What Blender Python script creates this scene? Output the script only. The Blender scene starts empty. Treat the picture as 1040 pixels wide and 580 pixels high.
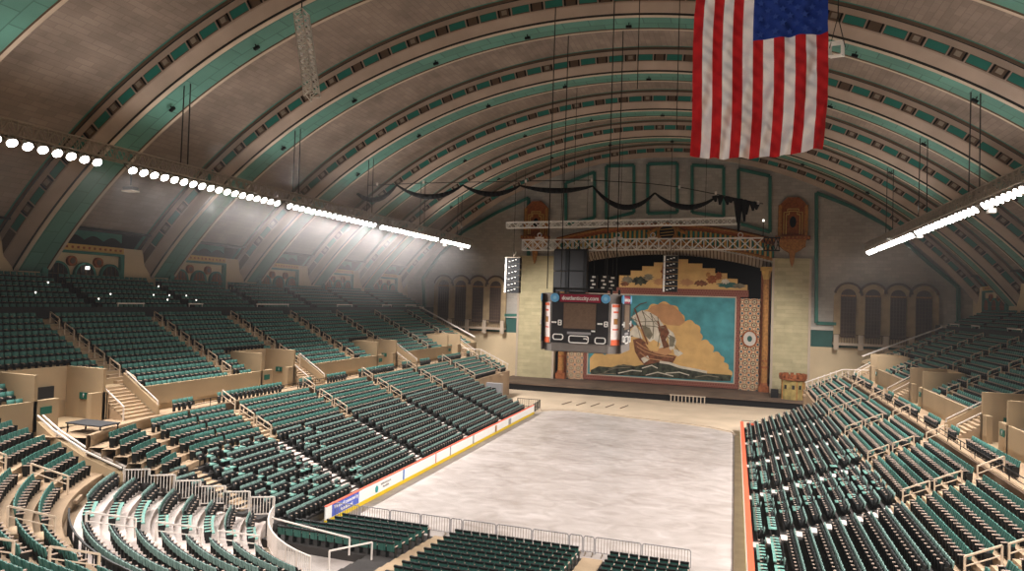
import bpy, math, random
import numpy as np
from mathutils import Matrix, Vector
random.seed(7); rng = np.random.default_rng(7)
PI = math.pi
SC = bpy.context.scene
COL = SC.collection

# ------------------------------------------------------------------ camera
FPX = 700.0
CAM = np.array([13.0, 0.0, 15.0])
Yv = np.array([226., 22., FPX]); Yv /= np.linalg.norm(Yv)
Xv = np.array([-2210., -54., FPX]); Xv = -(Xv - np.dot(Xv, Yv) * Yv); Xv /= np.linalg.norm(Xv)
Zv = np.cross(Xv, Yv)
if Zv[1] > 0: Zv = -Zv
ROT = np.array([Xv, Yv, Zv])          # rows: world axes in camera (x right, y down, z forward)
def proj(p):
    q = ROT.T @ (np.asarray(p, float) - CAM)
    return (520 + FPX * q[0] / q[2], 290 + FPX * q[1] / q[2], q[2])
def W(u, v, y):                        # point on the plane Y = y seen at (u, v)
    d = ROT @ np.array([u - 520., v - 290., FPX])
    return CAM + d * (y / d[1])
cam = bpy.data.objects.new('camera', bpy.data.cameras.new('camera')); COL.objects.link(cam)
M3 = ROT @ np.diag([1, -1, -1])        # camera axes: x right, y up, z back
cam.matrix_world = Matrix([[*M3[i], CAM[i]] for i in range(3)] + [[0, 0, 0, 1]])
cam.data.sensor_width = 36; cam.data.lens = 36 * FPX / 1040; cam.data.clip_end = 500; cam.data.clip_start = .1
SC.camera = cam
vs = SC.view_settings; vs.view_transform = 'Standard'; vs.look = 'None'; vs.gamma = 1; vs.exposure = 0.0
vs.use_curve_mapping = False
SC.cycles.use_denoising = True
SC.cycles.max_bounces = 6; SC.cycles.diffuse_bounces = 4; SC.cycles.glossy_bounces = 2; SC.cycles.transmission_bounces = 2
SC.cycles.transparent_max_bounces = 6; SC.cycles.sample_clamp_indirect = 4.0; SC.cycles.caustics_reflective = False; SC.cycles.caustics_refractive = False

# ------------------------------------------------------------------ materials
def srgb(r, g, b):
    f = lambda c: (c / 255) / 12.92 if c <= 10 else (((c / 255) + .055) / 1.055) ** 2.4
    return (f(r), f(g), f(b), 1)
MAT = {}
def mat(name, col, rough=.75, metal=0, noise=0.12, nscale=.8, emit=None, bump=0, brick=None, brick_axes='uv', mortar=None, alpha=None):
    """noise: tonal wear; brick=(w, h, mortar_size): tiled joints in metres."""
    if name in MAT: return MAT[name]
    m = bpy.data.materials.new(name); m.use_nodes = True; nt = m.node_tree; N = nt.nodes; L = nt.links
    b = N['Principled BSDF']; b.inputs['Roughness'].default_value = rough; b.inputs['Metallic'].default_value = metal
    b.inputs['Specular IOR Level'].default_value = .3
    tc = N.new('ShaderNodeTexCoord'); c = None
    if noise:
        nz = N.new('ShaderNodeTexNoise'); nz.inputs['Scale'].default_value = nscale; nz.inputs['Detail'].default_value = 6
        L.new(tc.outputs['Object'], nz.inputs['Vector'])
        mx = N.new('ShaderNodeMixRGB'); mx.blend_type = 'MULTIPLY'; mx.inputs[0].default_value = 1
        mx.inputs[1].default_value = col
        rp = N.new('ShaderNodeMapRange'); rp.inputs['From Min'].default_value = .25; rp.inputs['From Max'].default_value = .75
        rp.inputs['To Min'].default_value = 1 - noise * 1.6; rp.inputs['To Max'].default_value = 1 + noise
        L.new(nz.outputs['Fac'], rp.inputs['Value']); L.new(rp.outputs[0], mx.inputs[2]); c = mx.outputs[0]
    if brick:
        bt = N.new('ShaderNodeTexBrick'); bt.inputs['Scale'].default_value = 1
        bt.inputs['Brick Width'].default_value = brick[0]; bt.inputs['Row Height'].default_value = brick[1]
        bt.inputs['Mortar Size'].default_value = brick[2]; bt.inputs['Mortar Smooth'].default_value = .2
        bt.inputs['Color1'].default_value = (1, 1, 1, 1); bt.inputs['Color2'].default_value = (.82, .82, .82, 1)
        bt.inputs['Mortar'].default_value = (mortar,) * 3 + (1,) if mortar else (.62, .62, .62, 1)
        if brick_axes == 'uv': L.new(tc.outputs['UV'], bt.inputs['Vector'])
        else:
            sp = N.new('ShaderNodeSeparateXYZ'); cb = N.new('ShaderNodeCombineXYZ'); L.new(tc.outputs['Object'], sp.inputs[0])
            L.new(sp.outputs[brick_axes[0].upper()], cb.inputs[0]); L.new(sp.outputs[brick_axes[1].upper()], cb.inputs[1]); L.new(cb.outputs[0], bt.inputs['Vector'])
        m2 = N.new('ShaderNodeMixRGB'); m2.blend_type = 'MULTIPLY'; m2.inputs[0].default_value = 1
        if c: L.new(c, m2.inputs[1])
        else: m2.inputs[1].default_value = col
        L.new(bt.outputs['Color'], m2.inputs[2]); c = m2.outputs[0]
    if c: L.new(c, b.inputs['Base Color'])
    else: b.inputs['Base Color'].default_value = col
    if emit: b.inputs['Emission Color'].default_value = emit[0]; b.inputs['Emission Strength'].default_value = emit[1]
    if alpha is not None: b.inputs['Alpha'].default_value = alpha
    MAT[name] = m; return m

CEIL = mat('vault tile', srgb(146, 130, 118), .95, brick=(1.5, .5, .03), mortar=.74, nscale=.25, noise=.2)
SOFF = mat('rib soffit green', srgb(92, 138, 124), .8, brick=(2.4, 1.3, .05), mortar=.6, noise=.12, nscale=.3)
GRN = mat('paint green', srgb(60, 116, 104), .8, noise=.15, nscale=.5)
GRND = mat('panel green', srgb(40, 110, 98), .7, noise=.15, nscale=.5)
BEIGE = mat('plaster beige', srgb(166, 147, 132), .9, noise=.12, nscale=.4)
CREAM = mat('plaster cream', srgb(188, 170, 150), .9, noise=.08, nscale=.4)
BROWN = mat('plaster brown', srgb(96, 78, 64), .9, noise=.1)
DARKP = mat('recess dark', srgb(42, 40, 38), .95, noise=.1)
GREYB = mat('block wall grey', srgb(188, 180, 170), .95, brick=(1.1, .55, .035), brick_axes='xz', mortar=.8, nscale=.15, noise=.15)
PILB = mat('pilaster tan brick', srgb(190, 177, 140), .9, brick=(2.6, .62, .04), brick_axes='xz', mortar=.82, noise=.08)
CRMW = mat('lower wall cream', srgb(206, 184, 150), .9, noise=.08, nscale=.3)
TEALW = mat('wall band teal', srgb(52, 92, 86), .85, noise=.1)
WHTP = mat('sill white', srgb(200, 190, 178), .8, noise=.05)
GOLD = mat('terracotta gold', srgb(172, 118, 62), .7, noise=.3, nscale=2.5)
RUST = mat('terracotta rust', srgb(150, 84, 46), .75, noise=.3, nscale=2.5)
OCHRE = mat('ochre', srgb(200, 160, 90), .8, noise=.12)
WOODD = mat('stage floor wood', srgb(108, 88, 74), .6, brick=(6, .25, .03), brick_axes='xy', noise=.3, nscale=.4)
BLACK = mat('black cloth', srgb(16, 16, 18), .95, noise=.1)
BLKM = mat('black metal', srgb(22, 22, 24), .5, noise=.05)
DGREY = mat('dark grey', srgb(52, 52, 54), .7, noise=.08)
TRUSS = mat('truss aluminium', srgb(226, 220, 212), .45, 0, noise=.05)
TRUSSD = mat('truss dull steel', srgb(150, 136, 120), .55, .3, noise=.1)
CABLE = mat('cable steel dark', srgb(38, 36, 34), .7, noise=0)
FLOORM = mat('floor concrete tan', srgb(190, 170, 146), .6, noise=.14, nscale=.22)
STAND = mat('stand concrete tan', srgb(154, 130, 104), .85, noise=.14, nscale=.5)
STANDW = mat('concourse wall tan', srgb(170, 147, 116), .85, noise=.1, nscale=.3)
STEP = mat('aisle step tan', srgb(172, 148, 120), .85, noise=.1)
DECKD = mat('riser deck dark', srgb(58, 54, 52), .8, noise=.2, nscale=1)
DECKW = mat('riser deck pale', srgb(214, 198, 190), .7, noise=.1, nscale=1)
SEATG = mat('seat green', srgb(62, 110, 100), .6, noise=.1, nscale=3)
SEATP = mat('seat pale green', srgb(112, 160, 148), .6, noise=.1, nscale=3)
SEATT = mat('seat mid green', srgb(112, 140, 132), .6, noise=.1, nscale=3)
SEATK = mat('seat black shell', srgb(20, 22, 22), .5, noise=0)
ARM = mat('armrest beige', srgb(190, 166, 150), .6, noise=0)
RAIL = mat('handrail beige', srgb(206, 184, 160), .5, noise=0)
RAILW = mat('rail white', srgb(224, 212, 202), .5, noise=0)
WHITE = mat('board white', srgb(240, 236, 230), .4, noise=.02)
YEL = mat('kick plate yellow', srgb(226, 192, 40), .5, noise=.05)
REDC = mat('cap red', srgb(226, 96, 66), .5, noise=.03)
BLUEA = mat('ad blue', srgb(86, 104, 190), .5, noise=0)
BLUEP = mat('post blue', srgb(70, 120, 190), .5, noise=0)
GREYP = mat('post grey', srgb(150, 146, 146), .5, noise=0)
SIGNG = mat('sign green', srgb(20, 92, 78), .5, noise=0)
LAMP = mat('lamp lens lit', (1, 1, 1, 1), .4, noise=0, emit=((1, .96, .93, 1), 30))
TINY = mat('small lamp lit', (1, 1, 1, 1), .4, noise=0, emit=((1, .95, .88, 1), 2.5))
FRED = mat('flag red', srgb(190, 26, 32), .8, noise=.08, nscale=1)

# concrete rink surface
def rink_material():
    m = bpy.data.materials.new('rink concrete'); m.use_nodes = True; N = m.node_tree.nodes; L = m.node_tree.links; b = N['Principled BSDF']
    tc = N.new('ShaderNodeTexCoord'); r = N.new('ShaderNodeMapping'); r.inputs['Scale'].default_value = (.85, 1.25, 1); L.new(tc.outputs['Object'], r.inputs[0])
    n1 = N.new('ShaderNodeTexNoise'); n1.inputs['Scale'].default_value = .16; n1.inputs['Detail'].default_value = 9; n1.inputs['Roughness'].default_value = .62; L.new(r.outputs[0], n1.inputs[0])
    n2 = N.new('ShaderNodeTexNoise'); n2.inputs['Scale'].default_value = .55; n2.inputs['Detail'].default_value = 8; n2.inputs['Distortion'].default_value = 1.2; L.new(r.outputs[0], n2.inputs[0])
    cr = N.new('ShaderNodeValToRGB'); e = cr.color_ramp.elements
    e[0].position = .3; e[0].color = srgb(140, 128, 120); e[1].position = .68; e[1].color = srgb(196, 186, 181)
    mx = N.new('ShaderNodeMixRGB'); mx.inputs[0].default_value = .5; L.new(n1.outputs[0], mx.inputs[1]); L.new(n2.outputs[0], mx.inputs[2])
    L.new(mx.outputs[0], cr.inputs[0]); L.new(cr.outputs[0], b.inputs['Base Color'])
    b.inputs['Roughness'].default_value = .38; b.inputs['Specular IOR Level'].default_value = .4
    return m
RINK = rink_material()

# ------------------------------------------------------------------ mesh helpers
class MB:
    def __init__(s): s.v = []; s.f = []; s.m = []; s.uv = []
    def add(s, vs_, fs, mi=0, uv=None):
        o = len(s.v); s.v.extend([tuple(map(float, p)) for p in vs_])
        for k, f in enumerate(fs):
            s.f.append([i + o for i in f]); s.m.append(mi); s.uv.append(uv[k] if uv else None)
        return s
    def box(s, c, d, mi=0, rz=0, R=None):
        hx, hy, hz = d[0] / 2, d[1] / 2, d[2] / 2
        P = [(x, y, z) for x in (-hx, hx) for y in (-hy, hy) for z in (-hz, hz)]
        if R is not None: P = [tuple(R @ Vector(p)) for p in P]
        elif rz:
            ca, sa = math.cos(rz), math.sin(rz); P = [(x * ca - y * sa, x * sa + y * ca, z) for x, y, z in P]
        P = [(p[0] + c[0], p[1] + c[1], p[2] + c[2]) for p in P]
        return s.add(P, [(0, 1, 3, 2), (4, 6, 7, 5), (0, 4, 5, 1), (2, 3, 7, 6), (0, 2, 6, 4), (1, 5, 7, 3)], mi)
    def bx(s, x0, x1, y0, y1, z0, z1, mi=0): return s.box(((x0 + x1) / 2, (y0 + y1) / 2, (z0 + z1) / 2), (x1 - x0, y1 - y0, z1 - z0), mi)
    def bar(s, p0, p1, w, mi=0, n=4, w1=None):
        p0 = Vector(p0); p1 = Vector(p1); d = p1 - p0
        if d.length < 1e-6: return s
        d.normalize(); a = Vector((0, 0, 1)) if abs(d.z) < .9 else Vector((1, 0, 0)); u = d.cross(a).normalized(); v = d.cross(u)
        w1 = w if w1 is None else w1; P = []
        for p, ww in ((p0, w), (p1, w1)):
            for k in range(n):
                t = 2 * PI * (k + .5) / n; P.append(p + (u * math.cos(t) + v * math.sin(t)) * ww * (.707 if n == 4 else .5))
        F = [(k, (k + 1) % n, n + (k + 1) % n, n + k) for k in range(n)] + [tuple(range(n))[::-1], tuple(range(n, 2 * n))]
        return s.add(P, F, mi)
    def path(s, pts, w, mi=0, n=4):
        for a, b in zip(pts, pts[1:]): s.bar(a, b, w, mi, n)
        return s
    def prism(s, poly, axis, a0, a1, mi=0):
        """poly: 2-D outline; axis 'y' -> (x,z) polygon extruded in y, 'x' -> (y,z), 'z' -> (x,y)."""
        def P(p, a): return {'y': (p[0], a, p[1]), 'x': (a, p[0], p[1]), 'z': (p[0], p[1], a)}[axis]
        n = len(poly); V = [P(p, a0) for p in poly] + [P(p, a1) for p in poly]
        return s.add(V, [tuple(range(n)), tuple(range(2 * n - 1, n - 1, -1))] + [(k, k + n, (k + 1) % n + n, (k + 1) % n) for k in range(n)], mi)
    def sweep(s, prof, frames, mis=None, closed=False):
        """prof: list of (a, b); frames: list of functions (a,b)->xyz with a length coordinate. UV in metres."""
        n = len(prof); o = len(s.v)
        L = [0]
        for p, q in zip(prof, prof[1:]): L.append(L[-1] + math.hypot(p[0] - q[0], p[1] - q[1]))
        for fr, _ in frames:
            for p in prof: s.v.append(tuple(map(float, fr(*p))))
        for i in range(len(frames) - 1):
            t0, t1 = frames[i][1], frames[i + 1][1]
            for j in range(n - 1):
                a = o + i * n + j; s.f.append([a, a + 1, a + n + 1, a + n]); s.m.append(mis[j] if mis else 0)
                s.uv.append([(t0, L[j]), (t0, L[j + 1]), (t1, L[j + 1]), (t1, L[j])])
        return s
    def build(s, name, mats, parent=None, smooth=False):
        me = bpy.data.meshes.new(name); me.from_pydata(s.v, [], s.f)
        mats = mats if isinstance(mats, (list, tuple)) else [mats]
        for m in mats: me.materials.append(m)
        me.polygons.foreach_set('material_index', s.m)
        if any(u is not None for u in s.uv):
            l = me.uv_layers.new(name='uv'); d = []
            for f, u in zip(s.f, s.uv): d.extend(u if u else [(0, 0)] * len(f))
            l.data.foreach_set('uv', np.array(d, dtype=np.float32).ravel())
        if smooth: me.polygons.foreach_set('use_smooth', [True] * len(me.polygons))
        me.update()
        o = bpy.data.objects.new(name, me); COL.objects.link(o)
        if parent: o.parent = parent
        return o
def tag(o, label=None, cat=None, group=None, kind=None):
    if label: o['label'] = label
    if cat: o['category'] = cat
    if group: o['group'] = group
    if kind: o['kind'] = kind
    return o
def struct(o, label=None, cat=None): return tag(o, label, cat, None, 'structure')
def empty(name, loc, rz=0, **k):
    o = bpy.data.objects.new(name, None); COL.objects.link(o); o.location = loc; o.rotation_euler = (0, 0, rz); o.empty_display_size = .2
    tag(o, **k); return o
def copy_tree(o, parent=None):
    c = o.copy(); COL.objects.link(c); c.parent = parent
    for ch in [x for x in KIDS.get(o.name, [])]: copy_tree(ch, c)
    return c
KIDS = {}
def kids(o):
    ks = list(o.children); KIDS[o.name] = ks
    for k in ks: kids(k)
ORD = ['zeroth', 'first', 'second', 'third', 'fourth', 'fifth', 'sixth', 'seventh', 'eighth', 'ninth', 'tenth', 'eleventh', 'twelfth', 'thirteenth',
       'fourteenth', 'fifteenth', 'sixteenth', 'seventeenth', 'eighteenth', 'nineteenth', 'twentieth']
TENS = {20: 'twenty', 30: 'thirty', 40: 'forty', 50: 'fifty', 60: 'sixty', 70: 'seventy', 80: 'eighty', 90: 'ninety'}
def ordn(n):
    if n > 99: return ordn(n - 99) + ' hundredth'
    if n <= 20: return ORD[n]
    t, r = n // 10 * 10, n % 10
    return TENS[t] + '-' + ORD[r] if r else TENS[t][:-1] + 'ieth'
def text_mesh(s, name, size, m, loc, parent=None, xdir=(1, 0, 0), zdir=(0, 0, 1), align='CENTER', width=None, bold=0.0):
    cu = bpy.data.curves.new(name, 'FONT'); cu.body = s; cu.size = size; cu.align_x = align; cu.align_y = 'CENTER'; cu.extrude = .008; cu.offset = bold
    t = bpy.data.objects.new(name, cu); COL.objects.link(t)
    bpy.context.view_layer.update()
    me = bpy.data.meshes.new_from_object(t.evaluated_get(bpy.context.evaluated_depsgraph_get())); bpy.data.objects.remove(t)
    X = Vector(xdir).normalized(); Z = Vector(zdir).normalized(); Y = X.cross(Z) * -1
    k = 1.0
    if width:
        xs = [v.co.x for v in me.vertices]; k = width / (max(xs) - min(xs))
    for v in me.vertices:
        c = v.co; p = X * c.x * k + Z * c.y + X.cross(Z) * c.z; v.co = p
    me.materials.clear(); me.materials.append(m)
    o = bpy.data.objects.new(name, me); COL.objects.link(o); o.location = loc
    if parent: o.parent = parent
    return o

LAMP_W = 5200.0
VAULT_FILL_W = 720.0  # strength of the upward fill added for the vault
HAZE = .0002
WORLD_W = 0.05
# ================================================================== SHELL
VR, VZ = 59.0, -19.0
YW = 121.0
ZST = 1.2                                # stage height
def arc_frame(a, R0=VR, y0=0):
    sa, ca = math.sin(a), math.cos(a)
    return (lambda y, d: ((R0 + d) * sa, y0 + y, VZ + (R0 + d) * ca)), a * R0
def arcs(a0, a1, n, y0=0): return [arc_frame(a0 + (a1 - a0) * i / n, y0=y0) for i in range(n + 1)]
D = PI / 180
b = MB(); b.sweep([(-30, 2.25), (YW + .5, 2.25)], arcs(-49.8 * D, 49.8 * D, 120))
b.uv = [[(v, u) for u, v in q] for q in b.uv]
struct(b.build('ceiling', CEIL, smooth=True), 'arched tiled brown grey vault ceiling over the whole hall')
ribprof = [(-3.5, 2.3), (-3.15, 2.22), (-3.1, 2.0), (-2.98, 1.98), (-2.85, 1.55), (-2.8, 1.62), (-2.6, .92), (-2.55, .8), (-1.75, .22), (-1.7, .05), (-1.6, 0), (-1.3, 0), (-1.22, .08), (1.22, .08), (1.3, 0), (1.6, 0), (1.7, 2.3)]
ribm = [0, 4, 1, 2, 4, 4, 2, 2, 1, 3, 3, 4, 5, 4, 3, 1]
th = math.atan2(.7, .2)
Rt = Matrix.Rotation(-th, 3, 'X'); BO = Vector((0, -2.7, VR + 1.27)); NB = Rt @ Vector((0, 0, -1)); YB = Rt @ Vector((0, 1, 0))
def bp(x, y, n): q = BO + YB * y + NB * n; return (x, q.y, q.z)
pm = MB(); pm.box(bp(0, 0, -.04), (1.56, .58, .1), 0, R=Rt)
pmf = MB()
for sx in (-1, 1): pmf.box(bp(sx * .86, 0, 0), (.1, .76, .14), 0, R=Rt)
vm = MB(); vm.box(bp(0, 0, -.05), (1.2, .62, .1), 0, R=Rt)
vm.box(bp(-.5, 0, .03), (.12, .62, .12), 0, R=Rt); vm.box(bp(.5, 0, .03), (.12, .62, .12), 0, R=Rt)
vi = MB(); vi.box(bp(0, -.02, .05), (.46, .36, .1), 0, R=Rt)
lf = MB(); lf.box((0, 0, VR - .25), (.5, .22, .2)); lf.bar((0, 0, VR - .1), (0, 0, VR + .2), .08)
PMF = PM = PV = PI_ = PL = PF = None
for k, yc in enumerate([15.8, 30.8, 45.8, 60.8, 75.8, 90.8, 105.6, 121.0]):
    root = empty('trim_%d' % (k + 1), (0, yc, VZ), kind='structure', label='green and beige arched ceiling rib with square vents, %s from the near end' % ordn(k + 1))
    bm = MB(); prof = ribprof if yc < 120 else ribprof[:9]
    bm.sweep(prof, [((lambda y, d, f=f: (f(y, d)[0], f(y, d)[1], f(y, d)[2] - VZ)), t) for f, t in arcs(-58 * D, 58 * D, 140)], ribm)
    bm.build('rib_body', [GRN, DARKP, BEIGE, CREAM, BROWN, SOFF], root, smooth=False)
    n = 17
    for i in range(-n, n + 1):
        a = (i + .1) * 3.0 / VR
        for kind in (0, 1):
            aa = a + kind * 1.5 / VR
            if abs(aa) > 52 * D: continue
            if kind == 0:
                if PM is None: PM = pm.build('green_panel', GRND, root); o = PM
                else: o = PM.copy(); COL.objects.link(o); o.parent = root
                o.rotation_euler = (0, aa, 0)
                if PMF is None: PMF = pmf.build('panel_frame', BEIGE, o)
                else: q = PMF.copy(); COL.objects.link(q); q.parent = o
            else:
                if PV is None: PV = vm.build('vent', BLACK, root); o = PV
                else: o = PV.copy(); COL.objects.link(o); o.parent = root
                o.rotation_euler = (0, aa, 0)
                if abs(i) % 3 == 0 or abs(aa) > 24 * D:
                    if PI_ is None: PI_ = vi.build('vent_plate', TRUSSD, o); q = PI_
                    else: q = PI_.copy(); COL.objects.link(q); q.parent = o
    if yc < 120:
        for i in range(-4, 5):
            if PL is None: PL = lf.build('rib_lamp', BLACK, root); o = PL
            else: o = PL.copy(); COL.objects.link(o); o.parent = root
            o.rotation_euler = (0, (i + .37) * .16, 0)
# ---- side walls: arcades under the vault between ribs
for sd, nm in ((-1, 'left'), (1, 'right')):
    wroot = empty('wall_' + nm, (0, 0, 0), kind='structure', label='cream arcaded side wall under the vault on the %s' % ('side of the green banner free balcony' if 0 else nm + ' side'))
    b = MB(); X = sd * 47.4
    b.bx(X - .2 + sd * .2, X + .2 + sd * .2, -20, YW, 14.0, 19.1, 0)
    b.build('wall_face', OCHRE if 0 else CRMW, wroot)
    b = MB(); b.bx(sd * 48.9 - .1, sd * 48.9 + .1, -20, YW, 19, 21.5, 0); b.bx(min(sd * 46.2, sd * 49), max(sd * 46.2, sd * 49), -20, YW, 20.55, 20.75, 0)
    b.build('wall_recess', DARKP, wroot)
    g = MB(); 
    bays = [(31.7, 40.3), (46.7, 55.3), (61.7, 70.3), (76.7, 85.3), (91.7, 100.3), (106.7, 116)]
    for y0, y1 in bays:
        g.bx(X - .35, X + .35, y0, y1, 18.2, 18.45); g.bx(X - .32, X + .32, y0 - .1, y0 + .35, 14, 18.4); g.bx(X - .32, X + .32, y1 - .35, y1 + .1, 14, 18.4)
        n = 4
        for j in range(n):                # scalloped valance under the eaves
            a0 = y0 + (y1 - y0) * j / n; w = (y1 - y0) / n; P = [(a0, 20.5)] + [(a0 + w * t / 8, 20.05 - .45 * (1 - math.sin(PI * t / 8)) ** 1) for t in range(9)] + [(a0 + w, 20.5)]
            g.prism(P, 'x', sd * 47.5 - .05, sd * 47.5 + .05)
        for j in range(3):
            yc = y0 + (y1 - y0) * (j + .5) / 3; r = .98
            for s0 in range(12):
                t0, t1 = PI * s0 / 12, PI * (s0 + 1) / 12
                P = [(yc + math.cos(t) * q, 16.2 + math.sin(t) * q) for t, q in ((t0, r), (t0, r + .2), (t1, r + .2), (t1, r))]
                g.prism(P, 'x', X - .3, X + .3)
            for s0 in (-1, 1): g.bx(X - .3, X + .3, yc + s0 * (r + .1) - .1, yc + s0 * (r + .1) + .1, 14, 16.2)
    g.build('green_trim', GRN, wroot)
    for bi, (y0, y1) in enumerate(bays):
        fz = MB(); fz.bx(X - .27, X + .27, y0, y1, 18.5, 19.1); fz.build('frieze', OCHRE, wroot)
        fd = MB()
        for j in range(14): fd.bx(X - .3, X + .3, y0 + .3 + j * .6, y0 + .52 + j * .6, 18.68, 18.9)
        fd.build('frieze_dots', RUST, wroot)
        for j in range(3):
            yc = y0 + (y1 - y0) * (j + .5) / 3; r = .98
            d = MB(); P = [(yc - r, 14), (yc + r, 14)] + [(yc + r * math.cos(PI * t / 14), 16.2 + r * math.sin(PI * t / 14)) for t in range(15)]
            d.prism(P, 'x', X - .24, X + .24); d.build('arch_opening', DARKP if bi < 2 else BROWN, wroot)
            if bi >= 2 or 1:
                gm = MB()
                for s0 in (-.5, 0, .5): gm.bar((X - sd * .26, yc + s0, 14), (X - sd * .26, yc + s0, 16.2 + math.sqrt(r * r - s0 * s0)), .07)
                for zz in (15.3, 16.2): gm.bar((X - sd * .26, yc - r, zz), (X - sd * .26, yc + r, zz), .07)
                gm.build('arch_grille', RUST if bi >= 2 else BROWN, wroot)
        for j in (1, 2):
            yc = y0 + (y1 - y0) * j / 3; md = MB()
            md.bar((X + sd * .1, yc, 17.45), (X - sd * .3, yc, 17.45), .98, 0, 16); md.bar((X + sd * .1, yc, 17.45), (X - sd * .34, yc, 17.45), .55, 1, 12)
            md.build('medallion', [RUST, BROWN], wroot)

# ---- back wall with the proscenium opening
def zin(x): return 21.3 + 2.6 * max(0, 1 - ((x - .5) / 18.3) ** 2)
wall = MB()
XL, XR = -17.7, 18.8
def wallpiece(x0, x1, z0, z1, mi, y0=YW, y1=YW + 1): wall.bx(x0, x1, y0, y1, z0, z1, mi)
for x0, x1 in ((-56, XL), (XR, 56)):
    wallpiece(x0, x1, 0, 9.05, 1); wallpiece(x0, x1, 9.05, 11.75, 2); wallpiece(x0, x1, 11.75, 42, 0)
n = 24
for i in range(n):
    x0 = XL + (XR - XL) * i / n; x1 = XL + (XR - XL) * (i + 1) / n
    wall.prism([(x0, zin(x0) + 1.2), (x1, zin(x1) + 1.2), (x1, 42), (x0, 42)], 'y', YW, YW + 1, 0)
w = struct(wall.build('wall_back', [GREYB, CRMW, TEALW]), 'tall grey block end wall behind the stage with cream base')
b = MB(); b.bx(-56, XL - .1, YW - .25, YW, 11.75, 12.25); b.bx(XR + .1, 56, YW - .25, YW, 11.75, 12.25); b.build('wall_sill', WHTP, w)
def frame_poly(mb, pts, wd=.5, y=YW - .12):
    opn = pts[-1] is None; pts = pts[:-1] if opn else pts
    P = [W(u, v, YW) for u, v in pts]; P = [(p[0], p[2]) for p in P]; c = (sum(p[0] for p in P) / len(P), sum(p[1] for p in P) / len(P))
    for a, q in (zip(P, P[1:]) if opn else zip(P, P[1:] + P[:1])): mb.bar((a[0], y, a[1]), (q[0], y, q[1]), wd)
for pts in ([(604, 175), (604, 221), (575, 228), (575, 186)], [(616, 169), (616, 223), (644, 216), (644, 168)], [(658, 167), (658, 217), (688, 216), (688, 166)], [(703, 168), (703, 216), (735, 220), (735, 170)],
            [(750, 172), (750, 227), (782, 236), (782, 179)], [(513, 320), (537, 320), (537, 201), (505, 216), (470, 236), (448, 258), (430, 283), (432, 320), None],
            [(849, 329), (829, 328), (829, 196), (862, 209), (900, 229), (944, 268), (973, 292), (973, 333), None]):
    g = MB(); frame_poly(g, pts); g.build('wall_frame', GRN, w)
# pilasters
for x0, x1, side in ((-24.7, -17.75, 'left'), (18.85, 24.6, 'right')):
    b = MB(); b.bx(x0, x1, YW - .7, YW, ZST, 23.2, 0); b.bx(x0 - .12, x0 + .25, YW - .82, YW - .6, ZST, 23.2, 1); b.bx(x1 - .25, x1 + .12, YW - .82, YW - .6, ZST, 23.2, 1)
    struct(b.build('trim_pilaster', [PILB, CREAM]), 'broad tan brick pilaster on the %s of the stage opening' % side)
# ornate niches
def niche(xc, side):
    r = empty('ornate_niche', (xc, YW - .7, 23.0), label='ornate terracotta niche high on the wall %s of the stage' % side, cat='niche')
    y = .35
    b = MB(); b.prism([(-2.2, 1.6), (2.2, 1.6), (2.2, 9.2), (1.5, 9.9), (.9, 10.4), (-.9, 10.4), (-1.5, 9.9), (-2.2, 9.2)], 'y', -.1, .7); b.build('niche_body', RUST, r)
    for s_ in (-2.2, 2.2): b = MB(); b.bx(s_ - .3, s_ + .3, -.35, .1, 3.5, 9.0); b.build('niche_column', GOLD, r)
    b = MB()
    for q, (w2, h) in enumerate(((1.55, 8.3), (1.15, 7.9))): b.path([(-w2, -.2 - q * .1, 3.8), (-w2, -.2 - q * .1, h - .6), (-w2 * .6, -.2 - q * .1, h - .6), (-w2 * .6, -.2 - q * .1, h), (w2 * .6, -.2 - q * .1, h), (w2 * .6, -.2 - q * .1, h - .6), (w2, -.2 - q * .1, h - .6), (w2, -.2 - q * .1, 3.8)], .16)
    b.build('niche_moulding', OCHRE, r)
    b = MB(); b.prism([(math.cos(t * PI / 8) * .55, 6.0 + math.sin(t * PI / 8) * 1.0) for t in range(16)], 'y', -.22, .1); b.build('niche_opening', BLACK, r)
    b = MB(); b.bx(-2.9, 2.9, -.9, .4, 2.9, 3.5); b.build('niche_ledge', RUST, r)
    b = MB()
    for i in range(9): b.box((-2.6 + i * .65, -.92, 3.2), (.3, .12, .3), 0)
    b.build('ledge_print', GOLD, r)
    b = MB(); b.prism([(-2.3, 2.9), (2.3, 2.9), (2.1, 1.6), (1.2, .9), (.5, .5), (.3, -1.2), (0, -2), (-.3, -1.2), (-.5, .5), (-1.2, .9), (-2.1, 1.6)], 'y', -.5, .2); b.build('niche_bracket', GOLD, r)
    r.scale = (.9, 1, .92); r.location.z = 23.6
    return r
niche(21.7, 'right'); niche(-21.7, 'left')
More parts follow.
